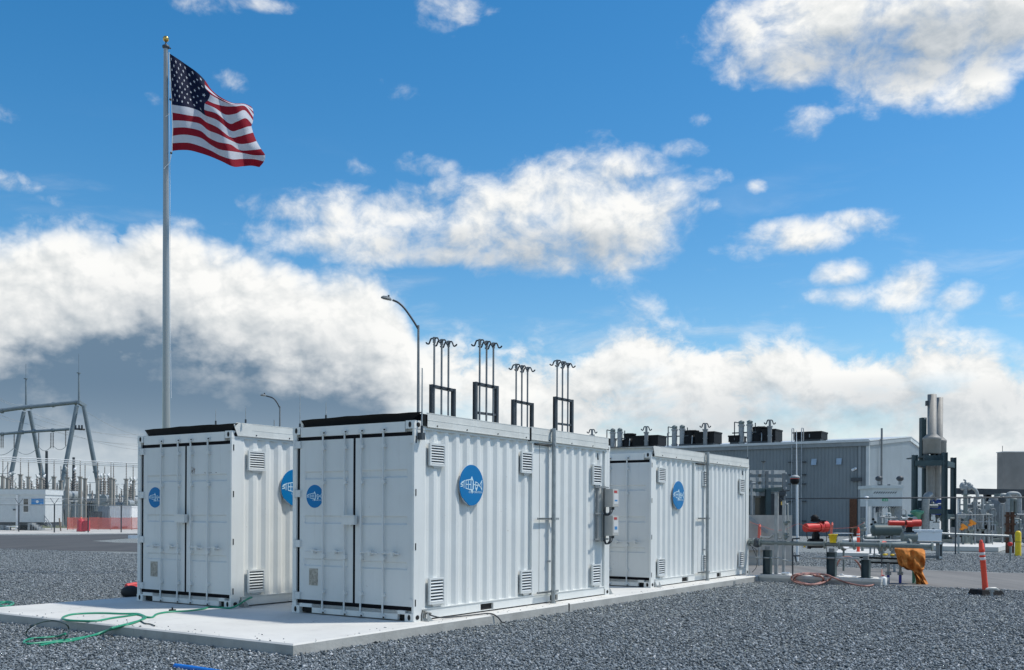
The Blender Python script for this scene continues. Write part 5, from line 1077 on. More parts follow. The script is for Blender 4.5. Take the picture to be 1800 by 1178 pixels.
skid('low pipe skid between the white cabinet and the teal tower', 55, 24, 1583, 1606, 895, 12)
skid('pale pipe skid under the white gas cabinet', 54, 25, 1534, 1584, 893, 16)
skid('taller rear pipe skid behind the twin-ball relief valve', 61, 26, 1682, 1735, 868, 18)
skid('small rear pipe skid seen through the gap under the dark beam', 63, 27, 1735, 1762, 880, 9)
for x0, x1, y0, Y, lab in ((1683, 1745, 905, 51.5, 'low grey handrail in front of the crowded pipe skids'), (1683, 1745, 925, 60, 'rear grey handrail behind the crowded pipe skids')):
    T = thing('handrail', lab, 'railing', (at(x0, 900, Y).x, Y, .2), 0, 'handrails around the pipe skids')
    for dy in (0, 12): b = MB().use('gal_dull'); b.cyl(at(x0, y0 + dy, Y), at(x1, y0 + dy, Y), .025, n=6); b.build('rail', None, T)
    for x in (x0, (x0 + x1) / 2, x1): p = at(x, y0, Y); b = MB().use('gal_dull'); b.cyl((p.x, Y, .2), p, .025, n=6); b.build('post', None, T)
T = thing('lamp_post', 'slim grey post with a round dark lamp in front of the upright vessel', 'lamp post', gp(1762, 962, 0)); Y = T.location.y; b = MB().use('gal_dull'); b.cyl(T.location, at(1762, 888, Y), .045, n=8); b.build('pole', None, T); b = MB().use('steel_dark'); b.lathe(at(1762, 878, Y), [(.08, -.2), (.2, -.1), (.22, .05), (.1, .18)], 12); b.build('lamp', None, T)
# twin-ball relief valve riser
T = thing('relief_valve', 'tall riser topped by a round twin-ball relief valve with a bent outlet', 'relief valve', (at(1697, 900, 53).x, 53, .24))
pipe_run(T, [at(1697, 955, 53), at(1697, 868, 53)], .11, 'skid_green'); b = MB().use('gal_dull')
for x, y in ((1692, 852), (1703, 852), (1692, 858), (1703, 858)): b.ball(at(x, y, 53), .13, 10, 8)
b.cyl(at(1697, 870, 53), at(1697, 848, 53), .09, n=10); b.cyl(at(1688, 855, 53), at(1707, 855, 53), .12, n=10); b.tube([at(1697, 848, 53), at(1697, 844.5, 53), at(1694, 843.5, 53)], .05, 6); b.build('valve_head', None, T)
pipe_run(T, elbow([at(1706, 856, 53), at(1716, 862, 53), at(1720, 878, 53)]), .09, 'gal_dull'); pipe_run(T, elbow([at(1713, 955, 53.3), at(1713, 876, 53.3), at(1727, 872, 53.3), at(1727, 930, 53.3)]), .07, 'gal_dull')
for x, y, l in ((1693, 926, 'left one, slightly lower'), (1708, 919, 'right one, slightly higher')):
    p = at(x, y, 51.5); T = thing('orange_valve', 'small bright orange valve actuator on a pipe, ' + l, 'valve', p, 0, 'orange valve actuators')
    b = MB().use('valve_orange'); b.ball(p, .11, 10, 8, (1, 1, 1.4)); b.cbox(p + Vector((.03, -.05, .03)), (.34, .16, .12), R=Matrix.Rotation(.6, 3, 'Y')); b.cbox(p + Vector((-.08, 0, -.12)), (.14, .12, .12)); b.build('actuator', None, T); b = MB().use('skid_green'); b.cyl(p - Vector((0, 0, 1.15)), p - Vector((0, 0, .2)), .06, n=8); b.ball(p - Vector((0, 0, .35)), .13, 8, 6); b.build('stem', None, T)
# vessel and arched pipes at the right
p = at(1753, 955, 62); T = thing('pressure_vessel', 'upright dark grey vessel below the overhead beam near the right edge', 'vessel', (p.x, 62, .2))
b = MB().use('mid_grey'); zt_ = at(1753, 872, 62).z; b.lathe((p.x, 62, 0), [(.55, .3), (.62, .6), (.62, zt_ - .4), (.45, zt_ - .1), (.1, zt_)], 20); b.build('shell', None, T); b = MB().use('skid_green'); b.cyl((p.x, 62, zt_ - .1), (p.x, 62, zt_ + .15), .2, n=10); b.build('nozzle', None, T); b = MB().use('steel_dark'); b.box((p.x - .5, 61.5, .2), (p.x + .5, 62.5, .45)); b.build('skirt', None, T)
for i, (xa, xb, m) in enumerate(((1771, 1792, 'gal_dull'), (1778, 1786, 'skid_green'), (1758, 1775, 'pipe_grey'))):
    T = thing('arched_pipe', ('outermost pale arched pipe at the right edge', 'inner arched pipe nested under the wider one', 'leftmost arched pipe over the dark vessel')[i], 'pipe', (at(xa, 900, 60 + i).x, 60 + i, .2), 0, 'arched pipes at the right edge'); Y = 60 + i; yt = (867, 878, 870)[i]; pipe_run(T, elbow([at(xa, 950, Y), at(xa, yt, Y), at(xb, yt + 1, Y), at(xb, 905, Y)]), .13, m)
T = thing('beam_canopy', 'dark overhead steel beam on legs above the right-hand pipework', 'steel frame', (at(1740, 900, 64).x, 64, 0)); b = MB().use('steel_dark'); b.beam(at(1681, 864, 64), at(1830, 867, 64), .25, .35); b.beam(at(1681, 862, 67), at(1830, 865, 67), .25, .3); b.build('beam', None, T)
for x in (1735, 1737.5, 1800): b = MB().use('steel_dark'); p = at(x, 866, 64.3); b.box((p.x - .16, 64.2, 0), (p.x + .16, 64.5, p.z)); b.build('leg', None, T)
T = thing('rusty_pipe_post', 'rusty brown upright pipe post with clamps, left of the yellow bollard', 'post', (at(1776, 900, 46).x, 46, 0)); p = at(1775.5, 900, 46)
for dx in (-.10, .12): b = MB().use('rust'); b.box((p.x + dx - .06, 45.95, 0), (p.x + dx + .06, 46.1, p.z)); b.build('upright', None, T)
b = MB().use('rust'); [b.box((p.x - .2, 45.9, z), (p.x + .22, 46.12, z + .1)) for z in (.5, .9, 1.3, 1.7)]; b.build('clamp', None, T)
# white stripy gas cabinet with its crown of pipes
GY = 56; T = thing('gas_cabinet', 'large off-white cabinet with black-hatched stripes and a small green sign', 'cabinet', (at(1560, 900, GY).x, GY, .2))
b = MB().use('skid_white'); pbox(b, 1534, 858, 1586, 890, GY, 2.0); b.build('body', None, T)
b = MB().use('skid_white'); pbox(b, 1532, 853.5, 1588, 858.5, GY - .1, 2.2); b.build('top_rim', None, T)
b = MB().use('steel_dark')
for row, x0, x1 in ((866, 1535, 1573), (892, 1534, 1572)):
    x = x0
    while x < x1: a, c = at(x, row + 1.6, GY - .012), at(x + 3.2, row - 1.6, GY - .012); b.plate([(a.x, a.y, a.z), (a.x + .06, a.y, a.z), (c.x + .06, a.y, c.z), (c.x, a.y, c.z)], (0, .006, 0)); x += 4.1
b.build('hatched_stripe', None, T)
b = MB().use('sign_green'); pbox(b, 1551, 877, 1561, 881, GY - .03, .02); sg = b.build('green_sign', None, T); b = MB().use('cooler_white'); pbox(b, 1553, 878.4, 1556, 879.6, GY - .04, .008); pbox(b, 1557, 878.4, 1560, 879.6, GY - .04, .008); b.build('lettering', None, sg)
b = MB().use('gal_dull'); pbox(b, 1534, 890, 1536, 955, GY, .2); b.build('leg', None, T); b = MB().use('gal_dull'); pbox(b, 1572, 890, 1586, 955, GY + .3, 1.0); b.build('leg', None, T)
b = MB().use('steel_dark'); [pbox(b, x, 851.5, x + 3, 853.6, GY, .2) for x in (1545, 1562)]; b.build('lifting_lug', None, T)
for x, lab in ((1545, 'left one'), (1582, 'right one')):
    p = at(x, 852, GY + .8); T = thing('vent_hood', 'small black hooded vent on top of the off-white cabinet, ' + lab, 'vent', p, 0, 'hooded vents on the off-white cabinet'); b = MB().use('steel_dark'); b.ball(p + Vector((0, 0, .35)), .2, 10, 8, (1.1, 1, .8)); b.build('hood', None, T); b = MB().use('gal_dull'); b.cyl(p, p + Vector((0, 0, .35)), .09, n=8); b.build('neck', None, T)
# grey block wall
p = at(1764, 900, 72); T = thing('concrete_wall', 'tall dark grey concrete wall rising at the right edge', 'wall', (p.x, 72, 0)); zt_ = at(1764, 795, 72).z
b = MB().use('firewall'); b.box((p.x, 72, 0), (p.x + 14, 73, zt_)); b.build('panel', None, T); b = MB().use('roof_metal'); b.box((p.x - .05, 71.95, zt_), (p.x + 14, 73.05, zt_ + .06)); b.build('cap', None, T); b = MB().use('steel_dark'); b.cyl((p.x + .15, 72.5, zt_), (p.x + .15, 72.5, zt_ + .5), .02, n=5); b.build('rod', None, T)
# ------------------------------------------------------------------ near pipe row on the pad (site plane s)
SR = 14.15
def q_(px, py, s=SR): return ps(px, py, s)
def grd(px, s=SR, z=.172): p = q_(px, 1000, s); return Vector((p.x, p.y, z))
for px, y0, w_, lab in ((1349, 967, .17, 'leftmost, by the container corner'), (1462, 971, .19, 'under the yellow bucket'), (1522, 984, .17, 'under the black pipe rack')):
    g = grd(px); zt_ = q_(px, y0).z; T = thing('pipe_support', 'square dark teal pipe support post, ' + lab, 'support', g, YAW, 'dark teal pipe supports on the pad'); m = WM[T.name]; h = zt_ - g.z
    b = MB(m).use('steel_teal'); b.box((-.01, -w_ / 2, .01), (.01, w_ / 2, h)); b.box((-.09, -w_ / 2 - .01, .01), (.09, -w_ / 2, h)); b.box((-.09, w_ / 2, .01), (.09, w_ / 2 + .01, h)); b.build('column', None, T)
    b = MB(m).use('steel_teal'); b.box((-.14, -.15, 0), (.14, .15, .012)); b.build('base_plate', None, T)
    b = MB(m).use('mid_grey'); b.box((-.05, -.06, h), (.05, .06, h + .10)); b.box((-.1, -.1, h), (.1, .1, h + .012)); b.build('saddle', None, T)
T = thing('gas_pipe', 'long horizontal grey-green gas pipe with flanged joints along the pad', 'pipe', grd(1400), 0); 
pipe_run(T, [q_(1317, 953), q_(1420, 956), q_(1520, 957.5), q_(1560, 958.5), q_(1640, 961)], .058, 'skid_green')
for px in (1326, 1332, 1337, 1450, 1476, 1548, 1556, 1566, 1502): p = q_(px, 953 + (px - 1317) * .033); b = MB().use('skid_green'); b.cyl(p + UD * .02, p - UD * .02, .11, n=14); b.build('flange', None, T)
p = q_(1331, 954); b = MB().use('steel_dark'); b.ball(p, .13, 10, 8); b.build('valve', None, T)
T = thing('conduit_run', 'thin low horizontal conduit bending down behind the steel posts', 'conduit', grd(1345, 14.3)); pipe_run(T, [q_(1317, 980, 14.1), q_(1370, 981, 14.1), q_(1378, 985, 14.1), q_(1392, 987, 14.1)], .022, 'galvanised', False); pipe_run(T, [q_(1428, 980, 14.1), q_(1510, 982, 14.1)], .030, 'galvanised', False)
T = thing('side_branch', 'bright silver branch pipe joining the gas pipe beside the left delineator', 'pipe', q_(1352, 953)); pipe_run(T, elbow([q_(1337, 944.5), q_(1354, 945.5), q_(1360, 938), q_(1360, 946)]), .028, 'pole_alu'); pipe_run(T, elbow([q_(1368, 937), q_(1368, 946), q_(1374, 946), q_(1377, 938)]), .022, 'pole_alu')
# posts in the row
for px, y0, w_, nm, lab in ((1364.5, 866, .085, 'square', 'square galvanised post just right of the leftmost pipe support'), (1377.5, 880, .07, 'round', 'taller-looking grey post with valves at its top, second from left')):
    g = grd(px); z1 = q_(px, y0).z; T = thing('steel_post', lab, 'post', g, YAW, 'steel posts in the pipe row'); m = WM[T.name]; b = MB(m).use('gal_dull'); b.box((-w_ / 2, -w_ / 2, 0), (w_ / 2, w_ / 2, z1 - g.z)); b.build('column', None, T); b = MB(m).use('galvanised'); b.box((-.1, -.1, 0), (.1, .1, .01)); b.build('base_plate', None, T)
    if nm == 'round':
        b = MB().use('steel_dark'); b.ball(q_(1374, 878), .05, 8, 6); b.cbox(q_(1375, 868), (.16, .1, .10)); b.cyl(q_(1369, 864), q_(1389, 862), .02, n=6); b.cyl(q_(1377, 860), q_(1377, 885), .022, n=6); b.use('gold'); b.cyl(q_(1374.5, 882), q_(1374.5, 888), .03, n=8); b.build('regulator', None, T)
        pipe_run(T, elbow([q_(1378, 885), q_(1385, 886), q_(1385.5, 940)]), .018, 'pole_alu', False); pipe_run(T, elbow([q_(1378, 918), q_(1386, 917), q_(1390, 917)]), .025, 'skid_green')
        for y in (920, 940, 945): b = MB().use('skid_green'); b.ball(q_(1381, y), .06, 8, 6); b.cyl(q_(1381, y), q_(1388, y - 2), .02, n=6); b.build('valve', None, T)
# tag flags: pinkish cord hung across
b = MB().use('faded_orange'); P = [q_(x, y, 14.4) for x, y in ((1318, 918), (1340, 925), (1362, 932), (1382, 930), (1404, 921), (1425, 930), (1460, 929), (1500, 927), (1520, 918))]; b.tube(smooth_path(P), .0035, 5); one('pink_rope', b, None, 'thin faded pink rope slung across behind the gas pipe', 'rope', P[0])
# beacon pole
g = gp(1401.5, 987, 0.0); Yb = g.y; T = thing('beacon_pole', 'white pole with a black and red warning beacon, in front of the dark building', 'beacon', g)
A = lambda px, py: at(px, py, Yb)
b = MB().use('cooler_white'); b.cyl(g, A(1401, 852), .045, n=10); b.build('pole', None, T); b = MB().use('cooler_white'); b.cyl(A(1400.5, 836), A(1400, 757), .022, .012, 6); b.build('antenna', None, T)
p = A(1397, 843); b = MB().use('blade_black'); b.lathe(p, [(.10, -.17), (.16, -.10), (.17, .02), (.15, .03)], 18); b.build('horn', None, T); b = MB().use('gal_dull'); b.lathe(p, [(.15, .03), (.19, .06), (.19, .10), (.10, .16), (.02, .17)], 18); b.build('cap', None, T); b = MB().use('valve_red'); b.lathe(p, [(.162, -.01), (.168, .03), (.166, .06)], 18); b.build('red_band', None, T); b = MB().use('glass_dark'); b.cyl(p - Vector((0, 0, .19)), p - Vector((0, 0, .165)), .09, n=14); b.build('lens', None, T)
# cable-tray rack and panel behind the third container
T = thing('tray_rack', 'four stacked steel cable trays on a teal frame beside the farthest container', 'cable trays', gp(1340, 960, 0)); RY = 34
for k in range(4):
    b = MB().use('gal_dull'); y = 832 + k * 12.5; a, c = at(1316, y, RY), at(1378, y + (0 if k < 1 else 1), RY + 1.2); b.beam(a, c, .25, .07); b.beam(a + Vector((0, -.14, .05)), c + Vector((0, -.14, .05)), .02, .10)
    for f in (.2, .36, .62): q = a.lerp(c, f) + Vector((0, -.17, .02)); b.cbox(q, (.12, .03, .14))
    b.build('cable_tray', None, T)
for x, y0 in ((1335, 828), (1348, 828), (1378, 832)): p = at(x, y0, RY + .4); b = MB().use('mid_grey'); b.box((p.x - .05, p.y - .05, 0 if x == 1378 else at(x, 872, RY).z), (p.x + .05, p.y + .05, p.z)); b.build('upright', None, T)
for x0, x1 in ((1347, 1355.5), (1318, 1322)): a, c = at(x0, 860, RY), at(x1, 860, RY); b = MB().use('steel_teal'); b.box((a.x, RY, 0), (c.x, RY + .2, a.z)); b.build('column', None, T)
a, c = at(1316, 863, RY), at(1377, 859.5, RY + .8); b = MB().use('steel_teal'); b.beam(a, c, .18, .14); b.build('beam', None, T); b = MB().use('gal_dull'); b.tube(elbow([at(1321, 905, RY - .2), at(1321, 850, RY - .2), at(1328, 849, RY - .2)]), .04, 8); b.build('conduit', None, T)
a, c = at(1324, 905, RY + .5), at(1348, 868, RY + .5); T = thing('dark_cabinet', 'dark glazed control cabinet framed in grey under the cable trays', 'cabinet', (a.x, RY + .5, 0)); b = MB().use('steel_dark'); b.box((a.x, RY + .5, .3), (c.x + .55, RY + 1.1, c.z)); b.build('body', None, T); b = MB().use('gal_dull'); b.box((a.x, RY + .44, a.z), (a.x + .05, RY + .5, c.z)); b.box((c.x - .05, RY + .44, a.z), (c.x, RY + .5, c.z)); b.box((a.x + .05, RY + .44, c.z - .05), (c.x - .05, RY + .5, c.z)); b.build('frame', None, T); b = MB().use('glass_dark'); b.box((a.x + .05, RY + .46, a.z), (c.x - .05, RY + .495, c.z - .05)); b.build('glass', None, T); b = MB().use('gal_dull'); b.cbox(at(1332, 873, RY + .4), (.2, .03, .08)); b.build('badge', None, T)
a, c = at(1314, 952, RY - .6), at(1347.5, 905.5, RY - .6); b = MB().use('beige_panel'); b.box((a.x, RY - .6, max(0, a.z - .3)), (c.x, RY - .54, c.z)); b.box((a.x, RY - .5, .0), (c.x + .9, RY - .44, c.z)); one('beige_panel', b, None, 'flat beige-grey panel standing below the dark cabinet', 'panel', (a.x, RY - .6, 0))
b = MB().use('gal_dull'); b.beam(at(1316, 908, RY - .8), at(1349, 936, RY - .8), .05, .10); one('slanted_brace', b, None, 'slanting grey brace crossing the beige panel', 'brace', at(1349, 936, RY - .8))
b = MB().use('mid_grey'); p = at(1342, 843, 40); b.cyl(at(1342, 870, 40), at(1342, 813, 40), .025, n=6); b.lathe(at(1342, 812, 40), [(.1, 0), (.02, -.06)], 8); b.use('steel_dark'); b.cyl(at(1342, 812, 40), at(1342, 810.5, 40), .10, n=8); b.cyl(at(1342, 870, 40), (p.x, 40, 0), .025, n=6); one('air_terminal', b, None, 'thin antenna-like rod with a small flat top, above the cable trays', 'rod', (p.x, 40, 0))
# long thin pipe railing crossing the scene
T = thing('overhead_pipe', 'long thin dark pipe running level across in front of the building', 'pipe', gp(1498, 960, 0)); OY = 44; b = MB().use('steel_dark'); b.tube([at(1374, 876.5, OY + 3), at(1500, 876, OY), at(1680, 875, OY), at(1830, 874.5, OY)], .035, 6); b.build('pipe', None, T)
for x in (1680, 1820): p = at(x, 875, OY); b = MB().use('steel_dark'); b.cyl((p.x, OY, 0), p, .035, n=6); b.build('post', None, T)
# ------------------------------------------------------------------ valves with red actuators
def big_valve(px, py, Y, label):
    g = at(px, py, Y); T = thing('actuated_valve', label, 'valve', (g.x, Y, 0), 0, 'valves with red actuators')
    A = lambda x, y, d=0: at(x, y, Y + d); return T, A
T, A = big_valve(1433, 926, 26.5, 'black valve topped by fat bright red twin cylinders, above the hose coil')
b = MB().use('valve_red'); b.cyl(A(1416, 928, -.22), A(1438, 927, .0), .115, n=20); b.build('cylinder', None, T)
b = MB().use('valve_red'); b.cyl(A(1438, 927, 0), A(1449, 926, .15), .135, n=20); b.cyl(A(1444, 926, .1), A(1452, 926, .18), .155, n=20); b.build('spring_can', None, T)
b = MB().use('blade_black'); b.cbox(A(1434, 915), (.18, .16, .08)); b.lathe(A(1432, 911), [(.10, -.04), (.11, .03), (.05, .09), (.01, .10)], 12); b.cbox(A(1444, 916), (.2, .1, .04)); b.cyl(A(1425, 916), A(1432, 912), .02, n=6); b.build('positioner', None, T)
b = MB().use('blade_black'); b.cbox(A(1434, 942), (.12, .14, .26)); b.cbox(A(1430, 945), (.03, .2, .2)); b.cbox(A(1438, 945), (.03, .2, .2)); b.build('yoke', None, T)
b = MB().use('blade_black'); b.cbox(A(1434, 956), (.33, .3, .20)); b.cyl(A(1423, 955), A(1445, 955), .13, n=16); b.cbox(A(1422, 957), (.04, .22, .24)); b.cbox(A(1443, 954), (.08, .2, .2)); b.build('valve_body', None, T)
b = MB().use('cable_dark'); b.tube(smooth_path([A(1418, 932, -.1), A(1419, 945, -.1), A(1424, 952, -.1), A(1423, 960, -.1)]), .012, 6); b.tube(smooth_path([A(1455, 925, .1), A(1453, 935, .1), A(1453, 950, .1), A(1453, 1000, .1)]), .009, 6); b.build('cable', None, T)
b = MB().use('box_face'); a = A(1414, 961, -.05); b.cbox(a, (.15, .01, .06)); b.use('yellow'); b.cbox(a + Vector((.0, -.007, 0)), (.05, .004, .04)); b.build('tag', None, T)
T, A = big_valve(1600, 920, 33, 'dark valve topped by slim bright red twin cylinders, above the white cooler box')
b = MB().use('valve_red'); b.cyl(A(1562, 919.5), A(1589, 920), .085, n=16); b.build('cylinder', None, T); b = MB().use('valve_red'); b.cyl(A(1602, 920), A(1618, 919.5), .12, n=16); b.lathe(A(1598, 921), [(.13, -.1), (.13, .1)], 10, R=Matrix.Rotation(pi / 2, 3, 'Y')); b.build('spring_can', None, T)
b = MB().use('rust'); b.cyl(A(1589, 920), A(1596, 920.5), .05, n=8); b.cbox(A(1600, 912), (.12, .12, .06)); b.build('coupling', None, T)
b = MB().use('blade_black'); b.cbox(A(1598, 931), (.16, .16, .22)); b.cbox(A(1598, 936), (.26, .2, .1)); b.build('yoke', None, T); b = MB().use('skid_green'); b.cyl(A(1586, 944), A(1610, 944), .18, n=14); b.cyl(A(1598, 936), A(1598, 950), .12, n=10); b.build('valve_body', None, T); b = MB().use('gal_dull'); p = A(1598, 950); b.cyl((p.x, p.y, 0), p, .06, n=8); b.build('leg', None, T)
# green tank on legs
T = thing('horizontal_tank', 'dull grey-green horizontal tank left of the slim red valve', 'tank', (at(1558, 930, 36).x, 36, 0)); a, c = at(1536, 932, 36), at(1581, 932, 36); b = MB().use('tank_green'); b.cyl(a, c, .21, n=24); b.ball(a, .21, 16, 10, (.5, 1, 1)); b.ball(c, .21, 16, 10, (.4, 1, 1)); b.build('shell', None, T)
for x in (1549, 1571): p = at(x, 940, 36); b = MB().use('mid_grey'); b.box((p.x - .06, 35.9, 0), (p.x + .06, 36.1, p.z)); b.build('saddle', None, T)
# pipes right behind (pale) at y ~ 950
for i, (x0, y0, x1, y1, Y, r, m) in enumerate(((1516, 951, 1590, 952, 34, .06, 'gal_dull'), (1545, 960, 1600, 957, 30, .10, 'skid_green'), (1567, 943, 1625, 944, 40, .08, 'gal_dull'), (1520, 946, 1540, 946, 38, .07, 'skid_green'), (1540, 955, 1606, 950, 37, .08, 'gal_dull'))):
    T = thing('process_pipe', ('pale level pipe below the grey-green tank', 'fat grey-green pipe behind the tarp', 'pale pipe left of the white cooler box', 'short stub pipe left of the tank', 'slightly slanting pale pipe behind the tarp')[i], 'pipe', at((x0 + x1) / 2, (y0 + y1) / 2, Y), 0, 'short process pipes around the tank'); pipe_run(T, [at(x0, y0, Y), at(x1, y1, Y)], r, m); p = at((x0 + x1) / 2, (y0 + y1) / 2, Y); b = MB().use('gal_dull'); b.cyl((p.x, Y, 0), p, .04, n=8); b.build('leg', None, T)
for i, (x, y, Y, m, lab) in enumerate(((1551, 954, 31, 'safety_orange', 'red-handled valve under the grey-green tank'), (1483, 959, 27, 'far_white', 'white-handled valve on the gas pipe'))):
    p = at(x, y, Y); T = thing('hand_valve', 'small ' + lab, 'valve', (p.x, p.y, p.z - .15)); b = MB().use('skid_green'); b.ball(p - Vector((0, 0, .05)), .10, 10, 8); b.cyl(p - Vector((0, 0, .7)), p, .03, n=6); b.build('body', None, T); b = MB().use('valve_red' if i == 0 else 'far_white'); b.lathe(p + Vector((.03, -.08, -.02)), [(.09, -.02), (.10, 0), (.09, .02)], 12, R=Matrix.Rotation(.9, 3, 'X')); b.build('handle', None, T)
# stand with ball top (1524) and black gauge post (1538)
T = thing('sensor_post', 'slim white post with a pale rounded sensor on top, right of the dark wall slot', 'post', gp(1523.5, 960, 0)); Y = T.location.y; b = MB().use('cooler_white'); b.cyl(T.location, at(1523.5, 878, Y), .04, n=8); b.build('pole', None, T); b = MB().use('cooler_white'); b.lathe(at(1523.5, 876, Y), [(.03, -.12), (.13, -.02), (.14, .04), (.09, .10), (.01, .12)], 14); b.build('sensor', None, T)
T = thing('gauge_post', 'dark post with round black gauges left of the grey-green tank', 'post', gp(1537, 980, 0)); Y = T.location.y; b = MB().use('mid_grey'); b.cyl(T.location, at(1537, 915, Y), .028, n=8); b.build('pole', None, T)
for x, y in ((1532, 922), (1535, 913), (1538, 918)): p = at(x, y, Y); b = MB().use('blade_black'); b.cyl(p + Vector((0, .03, 0)), p - Vector((0, .03, 0)), .05, n=12); b.build('gauge', None, T)
T = thing('valve_tree', 'upright grey valve stack with a small wheel, left of the sensor post', 'valve', gp(1516, 975, 0)); Y = T.location.y
pipe_run(T, [T.location.copy(), at(1516, 916, Y)], .06, 'skid_green'); b = MB().use('skid_green'); b.ball(at(1516, 922, Y), .13, 10, 8); b.ball(at(1516, 945, Y), .12, 10, 8); b.cyl(at(1511, 930, Y), at(1522, 930, Y), .09, n=10); b.cyl(at(1516, 913, Y), at(1516, 911, Y), .1, n=12); b.build('valve', None, T)
# small table and stands behind
T = thing('work_table', 'small white-topped folding table near the building wall, behind the red valve', 'table', gp(1479, 962, 0)); Y = T.location.y; a, c = at(1467, 937, Y), at(1497, 937, Y); b = MB().use('far_white'); b.box((a.x, Y - .3, a.z - .03), (c.x, Y + .3, a.z)); b.build('table_top', None, T)
for x in (a.x + .04, c.x - .04):
    for y in (-.25, .25): b = MB().use('mid_grey'); b.box((x - .02, Y + y - .02, 0), (x + .02, Y + y + .02, a.z - .03)); b.build('leg', None, T)
T = thing('sawhorse', 'light wooden stand right of the small folding table', 'stand', gp(1504, 962, 0)); Y = T.location.y; b = MB().use('wood'); z_ = at(1504, 927, Y).z; x_ = T.location.x; b.box((x_ - .25, Y - .1, z_ - .06), (x_ + .2, Y + .1, z_)); [b.beam((x_ + sx * .15, Y, z_ - .05), (x_ + sx * .28, Y + sy, 0), .05, .05) for sx in (-1, 1) for sy in (-.2, .2)]; b.build('frame', None, T)
# yellow bucket
p = q_(1464, 956.5, 14.1); p = Vector((p.x, p.y, q_(1464, 954).z)); T = thing('yellow_bucket', 'yellow plastic bucket sitting on the gas pipe, right of the fat red valve', 'bucket', p); b = MB().use('yellow'); b.lathe(p, [(.075, 0), (.105, .19), (.118, .195), (.118, .215), (.098, .215), (.07, .01)], 20); b.build('shell', None, T); b = MB().use('steel_dark'); b.tube([p + Vector((.118 * cos(a), -.118 * abs(sin(a)) * .5, .20 - .10 * sin(a))) for a in [i * pi / 12 for i in range(13)]], .003, 5); b.build('handle', None, T)
# ------------------------------------------------------------------ delineators
def delineator(base, topz, lean, r, m, label, bands=True, baseR=.25, fade=False):
    T = thing('delineator', label, 'delineator', base, 0, 'orange delineator posts'); base = Vector(base); ax = Vector((lean, 0, 1)).normalized(); H = topz / ax.z; R3 = ax.to_track_quat('Z', 'Y').to_matrix()
    b = MB().use(m); b.lathe(base, [(r * 1.35, .02), (r * 1.12, .10), (r, .3), (r * .95, H * .80), (r * 1.08, H * .81), (r * 1.08, H * .83), (r * .92, H * .84), (r * .92, H * .93), (r * .55, H * .95), (r * .6, H * .985), (r * .3, H)], 16, R=R3); tb = b.build('tube', None, T)
    if bands:
        for f0, f1 in ((.635, .685), (.725, .775)) if topz > .9 else ((.72, .80),):
            b = MB().use('reflective'); b.lathe(base, [(r * .97, H * f0), (r * 1.02, H * f0 + .004), (r * 1.02, H * f1 - .004), (r * .97, H * f1)], 16, R=R3); b.build('reflective_band', None, tb)
        for f0 in (.62, .70, .79): b = MB().use(m); b.lathe(base, [(r * .95, H * f0), (r * 1.1, H * f0 + .006), (r * 1.1, H * f0 + .012), (r * .95, H * f0 + .018)], 16, R=R3); b.build('rib', None, tb)
    b = MB().use('rubber'); b.lathe(base, [(baseR, 0), (baseR, .03), (baseR * .6, .07), (baseR * .5, .075)], 8 if baseR > .3 else 16); b.build('rubber_base', None, T)
    b = MB().use('blade_black'); p = base + ax * H * .94; b.cyl(p + Vector((-.0, -r * .62, 0)), p + Vector((0, -r * .45, 0)), .018, n=8); b.build('grip_hole', None, T)
    return T
g = gp(1733, 1046, 0); zt_ = at(1724, 949, g.y).z; TD = delineator(g, zt_, -.095, .058, 'safety_orange', 'tall leaning bright orange delineator with two white bands on the near gravel', True, .0001)
b = MB().use('rubber'); b.M = Matrix.Translation(g) @ Matrix.Rotation(.25, 4, 'Z'); b.add([(-.28, -.22, 0), (.28, -.22, 0), (.28, .24, 0), (-.28, .24, 0), (-.24, -.18, .12), (.23, -.18, .12), (.23, .20, .12), (-.24, .20, .12)], [(0, 3, 2, 1), (4, 5, 6, 7), (0, 1, 5, 4), (1, 2, 6, 5), (2, 3, 7, 6), (3, 0, 4, 7)]); b.build('base_block', None, TD)
g2 = gp(1741, 1049, 0); T = thing('work_light', 'pale grey lamp-like tool with a looped cord lying on the delineator base', 'work light', g2)
A = lambda x, y: at(x, y, g2.y); b = MB().use('box_grey'); b.tube([A(1733, 1036), A(1738, 1035), A(1750, 1035), A(1756, 1038)], [.02, .035, .035, .02], 10); b.build('head', None, T); b = MB().use('gal_dull'); b.cyl(A(1743, 1040), A(1743, 1052), .03, .035, 10); b.cbox(A(1743, 1039), (.07, .09, .04)); b.build('foot', None, T); b = MB().use('cable_dark'); b.tube(smooth_path([A(1755, 1038), A(1761, 1039), A(1765, 1046), A(1760, 1050), A(1750, 1049)]), .009, 6); b.tube(smooth_path([A(1752, 1040), A(1758, 1041), A(1761, 1047), A(1755, 1051)]), .007, 6); b.build('cord', None, T)
g = gp(1508.5, 976.5, 0.0)
delineator(g, at(1508, 926.5, g.y).z, 0, .065, 'safety_orange', 'upright orange delineator with one white band, standing beyond the road by the low white pad', True, .26)
for px, y0, y1, ln, lab in ((1334.5, 948, 921, .02, 'short faded orange delineator in front of the beige panel'), (1460, 945.5, 918, .10, 'short faded pinkish delineator behind the yellow bucket')):
    g = gp(px, y0, 0) if px > 1400 else None; g = g or at(px, 950, 33); Yd = g.y; g.z = 0 if px > 1400 else at(px, y0, 33).z
    delineator(g, at(px, y1, Yd).z - g.z, ln, .095 if px > 1400 else .05, 'faded_orange', lab, False, .2 if px > 1400 else .06)
    if px < 1400: o = [o for o in bpy.data.objects if o.name.startswith('delineator') and o.parent is None][-1]; b = MB().use('gal_dull'); b.cyl((g.x, g.y, 0), (g.x, g.y, g.z), .03, n=8); b.build('support_stub', None, o)
